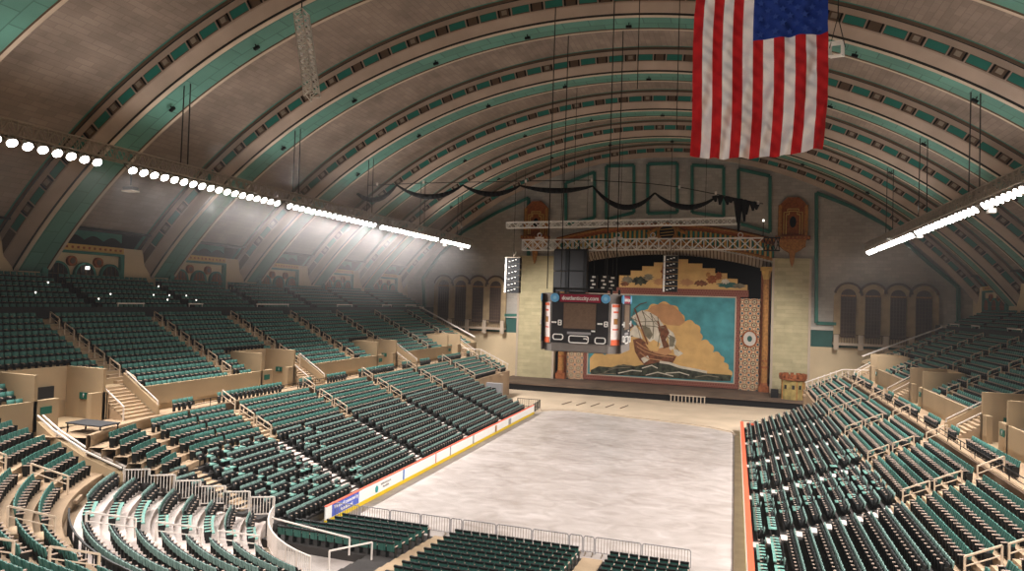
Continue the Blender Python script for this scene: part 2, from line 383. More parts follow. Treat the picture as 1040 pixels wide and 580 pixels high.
# arch around the opening
ar = empty('trim_9', (0, YW, 0), kind='structure', label='terracotta proscenium arch with gold slats over the stage')
def arch_frames(n=40):
    fs = []
    for i in range(n + 1):
        x = XL - .2 + (XR - XL + .4) * i / n
        fs.append(((lambda y, h, x=x: (x, y, zin(x) + h)), x))
    return fs
b = MB(); b.sweep([(-.25, 1.6), (3.2, 0)], arch_frames()); b.build('arch_soffit', CREAM, ar)
b = MB()
for i in range(64):
    x = XL + (XR - XL) * (i + .5) / 64; b.bar((x, -.25, zin(x) + 1.55), (x, 3.2, zin(x) - .05), .14)
b.build('soffit_rib', BROWN, ar)
b = MB(); b.sweep([(-.3, 1.5), (-.35, 4.6), (0, 4.7)], arch_frames()); b.sweep([(-.6, 4.3), (-.7, 4.9), (0, 5.3)], arch_frames()); b.build('arch_face', RUST, ar)
b = MB()
for i in range(46):
    x = XL + (XR - XL) * (i + .5) / 46; b.bar((x, -.45, zin(x) + 1.9), (x, -.45, zin(x) + 4.1), .28)
b.build('arch_slat', OCHRE, ar)
b = MB()
for i in range(46):
    x = XL + (XR - XL) * (i + 1) / 46; b.bar((x, -.4, zin(x) + 2.0), (x, -.4, zin(x) + 4.0), .3)
b.build('arch_inset', GRND, ar)
b = MB(); fr = arch_frames(); P = [f(-.5, 1.6) for f, _ in fr]; b.path(P, .3); P = [f(-.75, 4.8) for f, _ in fr]; b.path(P, .25); b.build('arch_moulding', GOLD, ar)
# medallion on the crown
r = empty('round_medallion', (1.7, YW - .9, 27.4), label='round dark medallion in gold scrolls at crown of stage arch', cat='medallion')
b = MB(); b.bar((0, .4, 0), (0, -.1, 0), 2.6, 0, 24); b.build('medallion_disc', BLKM, r)
b = MB(); P = [(math.cos(t * PI / 12) * 1.45, -.12, math.sin(t * PI / 12) * 1.45) for t in range(25)]; b.path(P, .35); b.build('medallion_ring', GOLD, r)
for s in (-1, 1):
    b = MB(); P = [(s * (1.5 + t * .25), 0, -1.1 + math.sin(t * .9) * .5 - t * .08) for t in range(9)]; b.path(P, .5); b.path([(s * 1.6, 0, .8), (s * 2.4, 0, .2), (s * 3.4, 0, -.2)], .45); b.build('scroll', GOLD, r)
b = MB(); [b.bar((-1.1, -.14, z), (1.1, -.14, z + .25), .09) for z in (-.6, -.1, .45)]; b.build('medallion_bar', OCHRE, r)
# columns
for xc, nm in ((17.9, 'right'), (-16.5, 'left')):
    r = empty('stage_column', (xc, YW + .2, ZST), label='slender terracotta column on the %s side of the stage opening' % nm, cat='column')
    b = MB(); b.bar((0, 0, 1.2), (0, 0, 18.6), 1.05, 0, 12, .95); b.build('shaft', GOLD, r)
    b = MB(); b.box((0, 0, .5), (1.7, 1.2, 1.0)); b.bar((0, 0, .9), (0, 0, 1.5), 1.5, 0, 12, 1.1); b.bar((0, 0, 3.9), (0, 0, 4.2), 1.2, 0, 12); b.bar((0, 0, 5.0), (0, 0, 5.2), 1.2, 0, 12); b.build('column_base', RUST, r)
    b = MB(); b.bar((0, 0, 18.5), (0, 0, 20), 1.0, 0, 8, 1.7); b.box((0, 0, 20.3), (1.9, 1.4, .6)); b.build('capital', OCHRE, r)
    b = MB(); s = 1 if xc > 0 else -1; b.bx(-.75 * 1, .75, .6, 1.2, 0, 20.6); b.build('column_backing', RUST, r)
# stage house interior, floor and platform
b = MB(); b.bx(-26, 26, 134, 134.5, 0, 30); b.bx(-26.5, -26, 122, 134, 0, 30); b.bx(26, 26.5, 122, 134, 0, 30); b.bx(-26, 26, 122.1, 134.5, 29.5, 30)
struct(b.build('wall_stage', BLACK), 'dark stage house behind the hanging painted curtain')
b = MB(); b.bx(-56, 56, -20, 135, -.4, 0); struct(b.build('floor', FLOORM), 'tan concrete hall floor')
P = [(-11.9, 41.5), (13.2, 40.6), (13.35, 84.5)]
Q = [gp for gp in ((13.0, 86.6), (10.5, 88.6), (7.9, 89.7), (4, 90.6), (.3, 91.2), (-4, 92.4), (-8.2, 93.3), (-10.5, 92.2), (-11.9, 90))]
b = MB(); b.prism([(-11.9, 25), (13.2, 25), (13.35, 84.5)] + Q, 'z', .0, .025); struct(b.build('floor_rink', RINK), 'pale mottled concrete rink surface')
b = MB(); P2 = [(-11.9, 91.6), (-10.5, 93), (-8.2, 94.1), (-4, 93.2), (.3, 92.0), (4, 91.4), (7.9, 90.5), (10.5, 89.4), (13.0, 87.4), (13.6, 85)]; b.path([(x, y, .02) for x, y in P2], .22)
struct(b.build('floor_line', CREAM), 'pale edge line around the far end of the rink')
for k, (x, y) in enumerate([(-10.6, 98.4), (-8.5, 98.6), (-6.4, 98.7), (-4.3, 98.9), (-2.2, 99)]):
    b = MB(); b.bar((x, y, .015), (x + .6, y + 3.6, .015), .12); struct(b.build('floor_marking', BROWN))
st = empty('floor_stage', (0, 0, 0), kind='structure', label='long wooden stage platform with black front')
b = MB(); b.bx(-25.5, 26, 110.8, 134, .95, ZST); b.build('stage_deck', WOODD, st)
b = MB(); b.bx(-25.4, 25.9, 111.0, 111.3, 0, .96); b.build('stage_skirt', BLACK, st)
# ---- painted curtain
Yc = YW + .9
CR = mat('curtain sky', srgb(74, 142, 148), .9, noise=.22, nscale=.5)
CLD = mat('curtain cloud', srgb(206, 164, 104), .9, noise=.14, nscale=.5)
CLD2 = mat('curtain cloud brown', srgb(184, 134, 92), .9, noise=.14, nscale=.5)
SEA = mat('curtain sea', srgb(66, 68, 54), .9, noise=.7, nscale=1.2)
HULL = mat('curtain hull', srgb(122, 76, 52), .9, noise=.4, nscale=1.6)
SAIL = mat('curtain sail', srgb(206, 194, 174), .9, noise=.16, nscale=1)
SAILG = mat('curtain sail shade', srgb(122, 112, 92), .9, noise=.3, nscale=1)
cur = empty('painted_curtain', (0, Yc, ZST), label='painted curtain of a sailing ship on dark waves, closing the stage', cat='stage curtain')
def scallop(pts, closed_from, bulge=.28, n=7):
    out = []
    for i in range(len(pts)):
        p = pts[i]; q = pts[(i + 1) % len(pts)]; out.append(p)
        L_ = math.hypot(q[0] - p[0], q[1] - p[1])
        if i < closed_from or L_ < 5: continue
        if i == len(pts) - 1: continue
        nx, ny = (q[1] - p[1]) / L_, -(q[0] - p[0]) / L_
        for k in range(1, n): t = k / n; h = L_ * bulge * math.sin(PI * t); out.append((p[0] + (q[0] - p[0]) * t + nx * h, p[1] + (q[1] - p[1]) * t + ny * h))
    return out
def flat(name, pts, m, dy, par=cur, th=.02, base=None):
    b = MB(); P = [W(u, v, Yc) for u, v in pts]; oz = par.location
    b.prism([(p[0] - oz[0], p[2] - oz[2]) for p in P], 'y', -dy - th, -dy); return b.build(name, m, par)
b = MB(); b.bx(-11.9, 13.3, 0, .1, .9, 15.5); b.build('cloth', CR, cur)
DOTB = mat('curtain border dots', srgb(112, 56, 44), .9, noise=0, brick=(.42, .42, .12), brick_axes='xz', mortar=1)
DOTB.node_tree.nodes['Brick Texture'].inputs['Mortar'].default_value = (1.5, 2.2, 2.4, 1)
for nm, x0, x1, z0, z1 in (('border', -12.5, 13.9, .1, .95), ('border', 13.25, 13.9, .95, 15.6), ('border', -12.5, -11.85, .95, 15.6)):
    b = MB(); b.bx(x0, x1, -.06, .06, z0, z1); b.build(nm, DOTB, cur)
b = MB()
for x0, x1, z0, z1 in ((-11.9, 13.3, .93, 1.08), (13.1, 13.3, 1, 15.5), (-11.9, -11.7, 1, 15.5), (-11.9, 13.3, 15.35, 15.55)): b.bx(x0, x1, -.09, 0, z0, z1)
b.build('curtain_edging', CREAM, cur)
flat('cloud', scallop([(599, 378), (599, 364), (615, 361), (633, 352), (640, 345), (648, 330), (658, 314), (668, 309.5), (681, 310), (690, 318), (695, 327), (706, 329), (711, 338), (712, 346), (721, 349), (724, 358), (732, 361), (735, 368), (740, 375), (743, 383)], 1), CLD, .03)
0 and flat('cloud', [(599, 378), (599, 364), (615, 361), (633, 352), (640, 345), (648, 330), (660, 312), (668, 309), (680, 309), (688, 316), (694, 322), (696, 327), (706, 328), (712, 335), (711, 345), (720, 347), (723, 357), (731, 360), (734, 368), (740, 375), (743, 383)], CLD, .03)
flat('cloud_shadow', [(656, 318), (662, 311), (672, 308), (683, 310), (692, 318), (696, 327), (690, 331), (678, 330), (668, 325), (660, 322)], CLD2, .06)
flat('sea', [(600, 380), (600, 376), (608, 372), (620, 373), (633, 370), (645, 372), (655, 370), (664, 367), (676, 369), (690, 374), (703, 376), (715, 379), (730, 380), (743, 381), (742, 387), (720, 386.5), (690, 384.5), (650, 382), (620, 380.5)], SEA, .06)
def foam(name, pts, w, m=SAIL):
    b = MB(); P = [W(u, v, Yc) - np.array(cur.location) for u, v in pts]; b.path([(p[0], -.12, p[2]) for p in P], w); b.build(name, m, cur)
foam('wave_crest', [(670, 367.5), (680, 369), (692, 373), (706, 375.5), (718, 378)], .4)
for pts in ([(614, 378), (624, 374), (640, 373)], [(618, 375), (628, 371), (642, 371.5)], [(628, 379), (642, 376), (652, 377)], [(652, 374), (662, 371), (668, 374)], [(676, 379), (690, 378), (700, 381)], [(706, 383), (718, 381), (730, 383)], [(606, 380), (614, 379), (626, 380)], [(656, 381), (668, 378), (684, 382)]): foam('wave_crest', pts, .16, SAILG if pts[0][0] % 4 else SAIL)
flat('hull', [(643, 345), (650, 343), (655, 347), (662, 353), (672, 359), (684, 361), (687, 362), (683, 369), (668, 368), (655, 371), (650, 366), (645, 357)], HULL, .09)
flat('hull_stripe', [(651, 364), (658, 361), (660, 365), (654, 369)], SAIL, .12)
flat('sail', [(641, 322), (652, 315), (660, 317), (668, 322), (674, 330), (678, 340), (676, 352), (668, 357), (660, 348), (654, 338), (648, 330)], SAIL, .12)
flat('sail', [(637, 341), (645, 330), (650, 336), (653, 344)], SAIL, .12)
flat('sail', [(676, 332), (684, 338), (687, 346), (685, 354), (680, 356), (679, 344)], SAIL, .1)
flat('sail', [(684, 354), (690, 356), (694, 359), (689, 362), (685, 360)], SAIL, .1)
flat('sail_shade', [(652, 330), (660, 333), (663, 340), (660, 345), (654, 340)], SAILG, .15)
flat('sail_shade', [(680, 340), (686, 343), (684, 352), (680, 352)], SAILG, .15)
flat('deck_figures', [(668, 332), (676, 330), (680, 338), (676, 345), (680, 352), (674, 354), (671, 343)], HULL, .15)
flat('deck_figures', [(655, 349), (660, 347), (668, 354), (678, 352), (683, 358), (676, 361), (664, 358)], CLD2, .15)
flat('pennant', [(636, 329), (641, 327), (644, 331), (640, 334), (635, 332)], HULL, .12)
foam('mast', [(645, 314), (652, 334), (658, 350)], .22, HULL); foam('mast', [(668, 326), (674, 345)], .2, HULL); foam('pennant', [(644, 314), (650, 309), (657, 307)], .14, BROWN)
for pts in ([(652, 315), (656, 325), (655, 334)], [(661, 318), (664, 330), (663, 344)], [(668, 322), (671, 335), (668, 352)], [(641, 323), (650, 327), (668, 326)], [(648, 331), (660, 331), (675, 333)]): foam('sail_seam', pts, .13, SAILG)
for pts in ([(645, 314), (636, 340)], [(652, 316), (686, 346)], [(660, 318), (690, 357)], [(645, 322), (651, 345)]): foam('rigging', pts, .08, BROWN)
for pts in ([(647, 352), (655, 357), (668, 361), (684, 363)], [(650, 358), (658, 364), (672, 366)], [(646, 347), (653, 352), (662, 357)]): foam('hull_plank', pts, .14, CLD2)
flat('sail', [(656, 350), (664, 345), (671, 349), (668, 357), (660, 356)], CLD, .16)
foam('bowsprit', [(633, 343), (643, 341)], .14, BROWN)
# patterned side panels
def tile_pattern():
    m = bpy.data.materials.new('patterned panel'); m.use_nodes = True; N = m.node_tree.nodes; L = m.node_tree.links; b = N['Principled BSDF']; b.inputs['Roughness'].default_value = .9
    tc = N.new('ShaderNodeTexCoord'); mp = N.new('ShaderNodeMapping'); mp.inputs['Scale'].default_value = (.78, 0, .78); L.new(tc.outputs['Object'], mp.inputs[0])
    def mth(op, a, c=None):
        n = N.new('ShaderNodeMath'); n.operation = op
        for i, x in enumerate((a, c)):
            if x is None: continue
            if isinstance(x, (int, float)): n.inputs[i].default_value = x
            else: L.new(x, n.inputs[i])
        return n.outputs[0]
    sp = N.new('ShaderNodeSeparateXYZ'); L.new(mp.outputs[0], sp.inputs[0])
    fx = mth('ABSOLUTE', mth('SUBTRACT', mth('FRACT', sp.outputs[0]), .5)); fz = mth('ABSOLUTE', mth('SUBTRACT', mth('FRACT', sp.outputs[2]), .5))
    dia = mth('ADD', fx, fz); circ = mth('SQRT', mth('ADD', mth('MULTIPLY', fx, fx), mth('MULTIPLY', fz, fz)))
    ring = mth('COMPARE', circ, .3); ring.node.inputs[2].default_value = .06
    edge = mth('GREATER_THAN', dia, .8); core = mth('LESS_THAN', circ, .13); d2 = mth('COMPARE', dia, .62); d2.node.inputs[2].default_value = .07
    col = None; prev = None
    base = N.new('ShaderNodeRGB'); base.outputs[0].default_value = srgb(212, 188, 150); prev = base.outputs[0]
    for msk, c in ((ring, srgb(62, 38, 30)), (edge, srgb(58, 74, 84)), (d2, srgb(166, 84, 50)), (core, srgb(40, 42, 46))):
        mx = N.new('ShaderNodeMixRGB'); L.new(msk, mx.inputs[0]); L.new(prev, mx.inputs[1]); mx.inputs[2].default_value = c; prev = mx.outputs[0]
    L.new(prev, b.inputs['Base Color']); return m
TP = tile_pattern()
for x0, x1, s in ((13.95, 17.1, 'right'), (-15.7, -12.55, 'left')):
    r = empty('patterned_panel', ((x0 + x1) / 2, Yc + .05, ZST), label='tall panel of small red and cream tiles %s of the painted curtain' % s, cat='panel')
    b = MB(); h = (x1 - x0) / 2; b.bx(-h, h, 0, .12, 0, 15.3); b.build('panel_face', TP, r)
    b = MB(); P = [(math.cos(t * PI / 12) * 1.15, -.06, 8.6 + math.sin(t * PI / 12) * 1.35) for t in range(25)]; b.path(P, .25, 0); b.build('emblem_ring', RUST, r)
    b = MB(); b.prism([(math.cos(t * PI / 10) * 1.0, 8.6 + math.sin(t * PI / 10) * 1.2) for t in range(20)], 'y', -.05, .0); b.build('emblem_disc', WHTP, r)
    b = MB(); b.prism([(math.cos(t * PI / 6) * .4, 8.6 + math.sin(t * PI / 6) * .5) for t in range(12)], 'y', -.09, -.04); b.build('emblem_core', TEALW, r)
# stepped painted scenery above
ys = YW + 1.3
r = empty('stepped_scenery', (0, ys, 16.6), label='stepped painted scenery board of flowers above the ship curtain', cat='scenery')
steps = [(-6.6, 20.0), (-4.6, 20.0), (-4.6, 20.9), (-2.6, 20.9), (-2.6, 21.7), (-.6, 21.7), (-.6, 22.4), (1.2, 22.4), (1.2, 23.0), (5.2, 23.0), (5.2, 22.3), (7.6, 22.3), (7.6, 21.5), (9.7, 21.5), (9.7, 20.7), (11.7, 20.7), (11.7, 19.8), (13.4, 19.8), (13.4, 18.8), (15.0, 18.8)]
b = MB(); b.prism([(-6.6, .2)] + [(x, z - 16.6) for x, z in steps] + [(15.0, .2)], 'y', 0, .15); b.build('board', CLD, r)
b = MB(); b.bx(-8.6, 15.2, -.12, 0, .1, 1.3); b.build('scenery_border', DOTB, r)
FLW = [(-5.2, 2.6, 1.2, .8, SAILG), (-3, 2.5, 1.6, .9, SEA), (-1.5, 3.2, 1.0, .7, SAILG), (1.4, 4.2, .9, 2.0, RUST), (2.6, 4.4, .8, 1.9, GOLD), (.4, 2.4, 1.2, .7, CLD2), (5.0, 2.4, 1.4, .7, CLD2), (7.4, 2.3, 1.3, .6, HULL), (9.2, 3.0, 1.0, .9, RUST), (10.3, 3.6, .7, .8, RUST), (8.6, 3.8, .5, .5, GOLD), (12, 2.1, 2.2, .6, TEALW), (13.6, 2.0, 1.2, .5, SAILG), (11.4, 2.7, .8, .5, SAIL), (-5.6, 1.9, .9, .5, HULL)]
for i, (x, z, a, c, m) in enumerate(FLW):
    P = [(x + math.cos(t * PI / 9) * a * (.8 + .25 * math.sin(t * 2.7 + i)), z + math.sin(t * PI / 9) * c * (.8 + .25 * math.cos(t * 3.1 + i))) for t in range(18)]
    b = MB(); b.prism(P, 'y', -.03 - .004 * i, 0); b.build('painted_flower', m, r)
# castle prop on the stage
r = empty('castle_prop', (21.8, 114.6, ZST), label='small yellow painted castle tower standing at right end of the stage', cat='stage prop')
YC = mat('castle yellow', srgb(168, 146, 88), .85, noise=.3, nscale=1.2)
b = MB(); b.bar((0, 0, 0), (0, 0, 3.1), 3.4, 0, 20); b.build('tower_wall', YC, r)
b = MB()
for t in range(12): a = t * PI / 6; b.box((math.cos(a) * 1.75, math.sin(a) * 1.75, 3.5), (.5, .5, .7), 0, rz=a)
b.bar((0, 0, 2.95), (0, 0, 3.2), 3.9, 0, 20); b.build('battlement', RUST, r)
b = MB(); [b.box((math.cos(a) * 1.68, math.sin(a) * 1.68, 1.9), (.12, .35, .6), 0, rz=a) for a in (-1.0, -1.6, -2.3)]; b.build('tower_window_print', DARKP, r)
b = MB(); [b.bar((math.cos(a) * 1.7, math.sin(a) * 1.7, 0), (math.cos(a) * 1.7, math.sin(a) * 1.7, 3.1), .16) for a in (-.6, -2.7, -1.3, -.2)]; b.build('tower_rib', GOLD, r)
b = MB(); b.bx(-.55, .55, -.5, .5, 0, 1.3); b.bx(-.4, .4, -.6, -.5, .3, 1.1); o = b.build('stage_monitor', BLKM); o.location = (19.2, 114.5, ZST); tag(o, 'black box standing beside the yellow castle tower', 'box')
# low fence in front of the stage
r = empty('picket_rail', (6.4, 110.0, 0), label='low pale wooden picket rail standing against the black stage front', cat='rail')
b = MB(); b.bx(-2.7, 2.7, -.15, .15, 1.02, 1.16); b.build('top_rail', CREAM, r)
for i in range(10): b = MB(); b.bx(-2.55 + i * .56, -2.4 + i * .56, -.1, .1, 0, 1.02); b.build('picket', CREAM, r)

# ---- back-wall arcades
def arcade(us, vtop, side):
    x0 = W(us[0], 300, YW)[0]; x1 = W(us[-1], 300, YW)[0]; n = 4; wd = (x1 - x0) / n; zt = 19.3
    r = struct(empty('window_%d' % (1 if x0 < 0 else 2), ((x0 + x1) / 2, YW, 10)), 'row of four cream arched grille windows high on the back wall, %s of the stage' % side)
    cx = (x0 + x1) / 2; z0 = 9.6 - 10; zs = 17.4 - 10
    b = MB(); b.bx(x0 - cx - .3, x1 - cx + .3, -.35, 0, z0, zs)
    for k in range(n):
        c = x0 - cx + wd * (k + .5); P = [(c + wd * .56 * math.cos(PI * t / 16), zs + wd * .56 * math.sin(PI * t / 16)) for t in range(17)]; b.prism(P, 'y', -.35, 0)
    b.build('window_surround', mat('arcade cream', srgb(178, 154, 120), .9, noise=.15), r)
    b = MB()
    for k in range(n):
        c = x0 - cx + wd * (k + .5); P = [(c + wd * .56 * math.cos(PI * t / 16), -.4, zs + wd * .56 * math.sin(PI * t / 16)) for t in range(1 if k else 0, 16 if k < n - 1 else 17)]; b.path(P, .32)
    b.build('arch_moulding', BROWN, r)
    for k in range(n):
        c = x0 - cx + wd * (k + .5); h = wd * .3
        b = MB(); b.prism([(c - h, z0 + 1.2), (c + h, z0 + 1.2)] + [(c + h * math.cos(PI * t / 12), zs + h * math.sin(PI * t / 12)) for t in range(13)], 'y', -.42, -.3); b.build('pane', mat('grille backing', srgb(76, 58, 50), .9), r)
        g = MB()
        for i in range(6): x = c - h + 2 * h * i / 5; g.bar((x, -.46, z0 + 1.2), (x, -.46, zs), .1)
        for i in range(13): z = z0 + 1.2 + i * .56; g.bar((c - h, -.46, z), (c + h, -.46, z), .1)
        for i in range(1, 4): g.path([(c + h * i / 4 * math.cos(PI * t / 8), -.46, zs + .15 + h * i / 4 * math.sin(PI * t / 8)) for t in range(9)], .08)
        g.build('grille', BROWN, r)
        b = MB(); b.bx(c - h, c + h, -.5, -.4, zs - .15, zs + .1); b.build('transom', GOLD, r)
    b = MB(); b.bx(x0 - cx - .4, x1 - cx + .4, -1.3, 0, z0 - .1, z0 + .3); b.build('balcony_slab', CREAM, r)
    b = MB(); b.bx(x0 - cx - .4, x1 - cx + .4, -1.3, -1.15, z0 + 1.5, z0 + 1.65)
    for i in range(40): x = x0 - cx - .35 + (x1 - x0 + .7) * i / 39; b.bar((x, -1.22, z0 + .3), (x, -1.22, z0 + 1.5), .07)
    b.build('balustrade', BROWN, r)
    b = MB()
    for i in range(n + 1): x = x0 - cx + wd * i; b.bx(x - .35, x + .35, -1.35, -1.0, z0 - .8, z0 + 1.6)
    b.build('balustrade_pier', CREAM, r)
arcade((443, 513), 271, 'left'); arcade((849, 951), 279, 'right')
# ================================================================== STANDS
def wall_y(x):                                       # y of the fence / dividing wall at x
    P = [(-13.7, 36.3), (-21.3, 32.2), (-24, 32.0), (-26.7, 32.2), (-31, 33.4)]
    if x > -13.7: return 36.3
    for (a, ya), (c, yc_) in zip(P, P[1:]):
        if x >= c: return ya + (yc_ - ya) * (a - x) / (a - c)
    return 33.4
XC = .8
C0 = np.array([-3.5, 41.0])
RISE_R, RISE_F, RISE_U = .33, .38, .42
def zr(i): return .45 + RISE_R * i
def zf(i): return 3.8 + RISE_F * i
def zu(i): return 6.9 + RISE_U * i
def zb(i): return 12.6 + .44 * i
ZW = 5.7
def steps_profile(u0, dep, zs, zstart):
    P = [(u0, zstart)]
    for i, z in enumerate(zs): P += [(u0 + dep * i, z), (u0 + dep * (i + 1), z)]
    return P
retr = steps_profile(13.6, .8, [zr(i) for i in range(10)], 0)
fixd = [(21.6, 0), (21.6, 3.8)] + steps_profile(21.6, .8, [zf(i) for i in range(5)], 3.8)[1:] + [(25.6, 5.35), (26.5, 5.35), (26.5, 6.05), (26.75, 6.05), (26.75, ZW), (29.8, ZW)]
wallp = [(29.8, ZW), (29.8, 7.65), (30.0, 7.65)]
upr = [(30.0, 7.65)] + steps_profile(30.0, .8, [zu(i) for i in range(13)], 6.9) + [(40.4, 12.4)]
balc = [(40.4, 12.3), (40.4, 13.3), (40.65, 13.3), (40.65, zb(0))] + steps_profile(41.0, .9, [zb(i) for i in range(7)], zb(0)) + [(48.3, zb(6))]
def straight(sd, y0, y1): return [((lambda a, z, y=y: (XC + sd * a, y, z)), y) for y in (y0, y1)]
def prof_cut(P, a0):                       # keep profile from a0 outward
    return [p for p in P if p[0] >= a0]
voms = [(32.5, 37.5), (54.5, 59.5), (76.5, 81.5), (98.5, 103.5)]
stairs = [(37.8, 40.8), (59.8, 62.6), (81.8, 84.6), (103.8, 106.2)]
DARKT = mat('balcony dark paint', srgb(40, 42, 42), .9, noise=.2, nscale=.8)  # one dark grey over the whole balcony tier
for sd, nm in ((-1, 'left'), (1, 'right')):
    r = empty('floor_stand', (0, 0, 0), kind='structure', label='stepped concrete seating tiers on the %s side of the rink' % nm)
    y0 = 41 if sd < 0 else 24
    b = MB()
    for i in range(10):
        a, c = sorted((XC + sd * (13.6 + .8 * i), XC + sd * (14.4 + .8 * i + (.6 if i == 9 else 0)))); b.bx(a, c, (wall_y((a + c) / 2) + .1) if sd < 0 else 34, 88.6, 0, zr(i))
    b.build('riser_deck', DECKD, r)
    b = MB(); b.sweep(fixd, straight(sd, y0, 104.5)); P = fixd[1:]
    b.prism([(XC + sd * p[0], p[1]) for p in P] + [(XC + sd * 29.8, 0), (XC + sd * 21.6, 0)], 'y', 104.4, 104.6)
    b.build('lower_tier', STAND, r)
    b = MB(); b.bx(min(XC + sd * 25.64, XC + sd * 26.52), max(XC + sd * 25.64, XC + sd * 26.52), y0, 104, 5.36, 5.9) if 0 else b.bx(*sorted((XC + sd * 26.42, XC + sd * 26.5)), y0, 104.4, 5.36, 5.98); b.build('row_backing', BROWN, r)
    # upper tier in runs, cut by passages and stairs
    ys = sorted([y for p in voms + stairs for y in p] + [20 if sd > 0 else 30, 110.5]); runs = list(zip(ys, ys[1:])); up = MB(); st = MB()
    for a, c in runs:
        m = (a + c) / 2
        if any(p[0] < m < p[1] for p in voms):
            up.sweep([(29.8, ZW), (33.2, ZW), (33.2, 9.3), (33.4, 9.3)] + prof_cut(upr, 33.9 - .5), straight(sd, a, c))
            X0, X1 = sorted((XC + sd * 29.8, XC + sd * 33.4))
            for yy in (a, c): up.bx(X0, X1, yy - .12, yy + .12, ZW, 9.3)
            up.bx(*sorted((XC + sd * 29.8, XC + sd * 30.2)), a, a + 1.6, ZW, 7.65); up.bx(*sorted((XC + sd * 29.8, XC + sd * 30.2)), c - 1.0, c, ZW, 7.65)
            st.bx(*sorted((XC + sd * 33.0, XC + sd * 33.15)), a + 1.4, c - 1.2, ZW, 8.0, 1)
        elif any(p[0] < m < p[1] for p in stairs):
            sp = [(28.4, ZW)]
            for k in range(10): sp += [(28.4 + k * .32, ZW + .2 * (k + 1)), (28.4 + (k + 1) * .32, ZW + .2 * (k + 1))]
            st.sweep(sp, straight(sd, a + .2, c - .2)); st.prism([(XC + sd * p[0], p[1]) for p in sp] + [(XC + sd * 31.6, ZW)], 'y', a + .2, a + .25)
            up.sweep([(31.6, ZW + 2.0)] + prof_cut(upr, 31.6), straight(sd, a, c))
            for yy in (a, c):
                P = [(29.8, ZW), (28.2, ZW), (28.2, ZW + .7), (31.6, 8.6), (31.6, ZW)] if yy == c else [(29.8, ZW), (31.6, ZW), (31.6, 8.4), (29.8, 7.65)]
                up.prism([(XC + sd * p[0], p[1]) for p in P], 'y', yy - .1, yy + .1)
        else: up.sweep(wallp + upr[1:], straight(sd, a, c))
    P = upr[1:]; up.prism([(XC + sd * p[0], p[1]) for p in [(29.8, ZW), (29.8, 7.65)] + P] + [(XC + sd * 40.6, ZW)], 'y', 110.4, 110.6)
    up.build('upper_tier', STANDW, r); st.build('passage_stair', [STEP, DARKP], r)
    b = MB(); b.sweep(balc, straight(sd, 10, 116)); b.prism([(XC + sd * p[0], p[1]) for p in balc] + [(XC + sd * 48.3, 6), (XC + sd * 40.7, 6)], 'y', 116, 116.1); b.build('balcony_tier', DARKT, r)
    b = MB(); b.bx(*sorted((XC + sd * 39.8, XC + sd * 47.5)), 110.2, 110.7, 13.0, 13.35); b.build('balcony_end_cap', WHTP, r)
    b = MB(); b.prism([(XC + sd * 29.8, 0), (XC + sd * 29.8, 7.7), (XC + sd * 40.6, 12.6), (XC + sd * 47.6, 12.9), (XC + sd * 47.6, 0)], 'y', 110.6, 110.9); b.build('end_wall', STANDW, r)
    b = MB(); b.path([(XC + sd * 29.9, 110.5, 8.5), (XC + sd * 40.6, 110.5, 13.4)], .18); b.path([(XC + sd * 21.8, 104.5, 4.8), (XC + sd * 26.6, 104.5, 6.9), (XC + sd * 29.8, 104.5, 7.0)], .1)
    for t in range(11): u = 22 + t * .75; z = 3.8 + (u - 21.6) * .475; b.bar((XC + sd * u, 104.5, min(z, ZW)), (XC + sd * u, 104.5, min(z, ZW) + 1.0), .07)
    b.build('end_rail', RAILW, r)
    # aisle steps
    A = MB(); AR = MB(); AU = MB()
    FA = [34, 45.3, 56.3, 67.3, 78.3, 89.3, 100.2]; UA = [30.5, 41.2, 51.6, 62, 72.6, 83, 93.6, 104.6]
    for y in FA:
        if sd > 0 or y > 42:
            for i in range(5): u = 21.6 + .8 * i; A.bx(*sorted((XC + sd * (u - .38), XC + sd * (u))), y - .55, y + .55, zf(i) - .38, zf(i) - .19); A.bx(*sorted((XC + sd * u, XC + sd * (u + .8))), y - .55, y + .55, zf(i), zf(i) + .02)
        if y < 88:
            for i in range(10):
                u = 13.6 + .8 * i
                if sd < 0 and y < 38 and i < 10: continue
                AR.bx(*sorted((XC + sd * (u - .3), XC + sd * u)), y - .5, y + .5, zr(i) - .3, zr(i) - .15); AR.bx(*sorted((XC + sd * u, XC + sd * (u + .55))), y - .5, y + .5, zr(i), zr(i) + .02)
    for y in UA:
        for i in range(1, 13):
            if any(a - .5 < y < c + .5 for a, c in voms) and i < 5: continue
            u = 30.0 + .8 * i; AU.bx(*sorted((XC + sd * (u - .38), XC + sd * u)), y - .6, y + .6, zu(i) - .4, zu(i) - .2); AU.bx(*sorted((XC + sd * u, XC + sd * (u + .8))), y - .6, y + .6, zu(i), zu(i) + .02)
    A.build('aisle_step', STEP, r); AR.build('riser_step', DECKW, r); AU.build('upper_step', STEP, r)
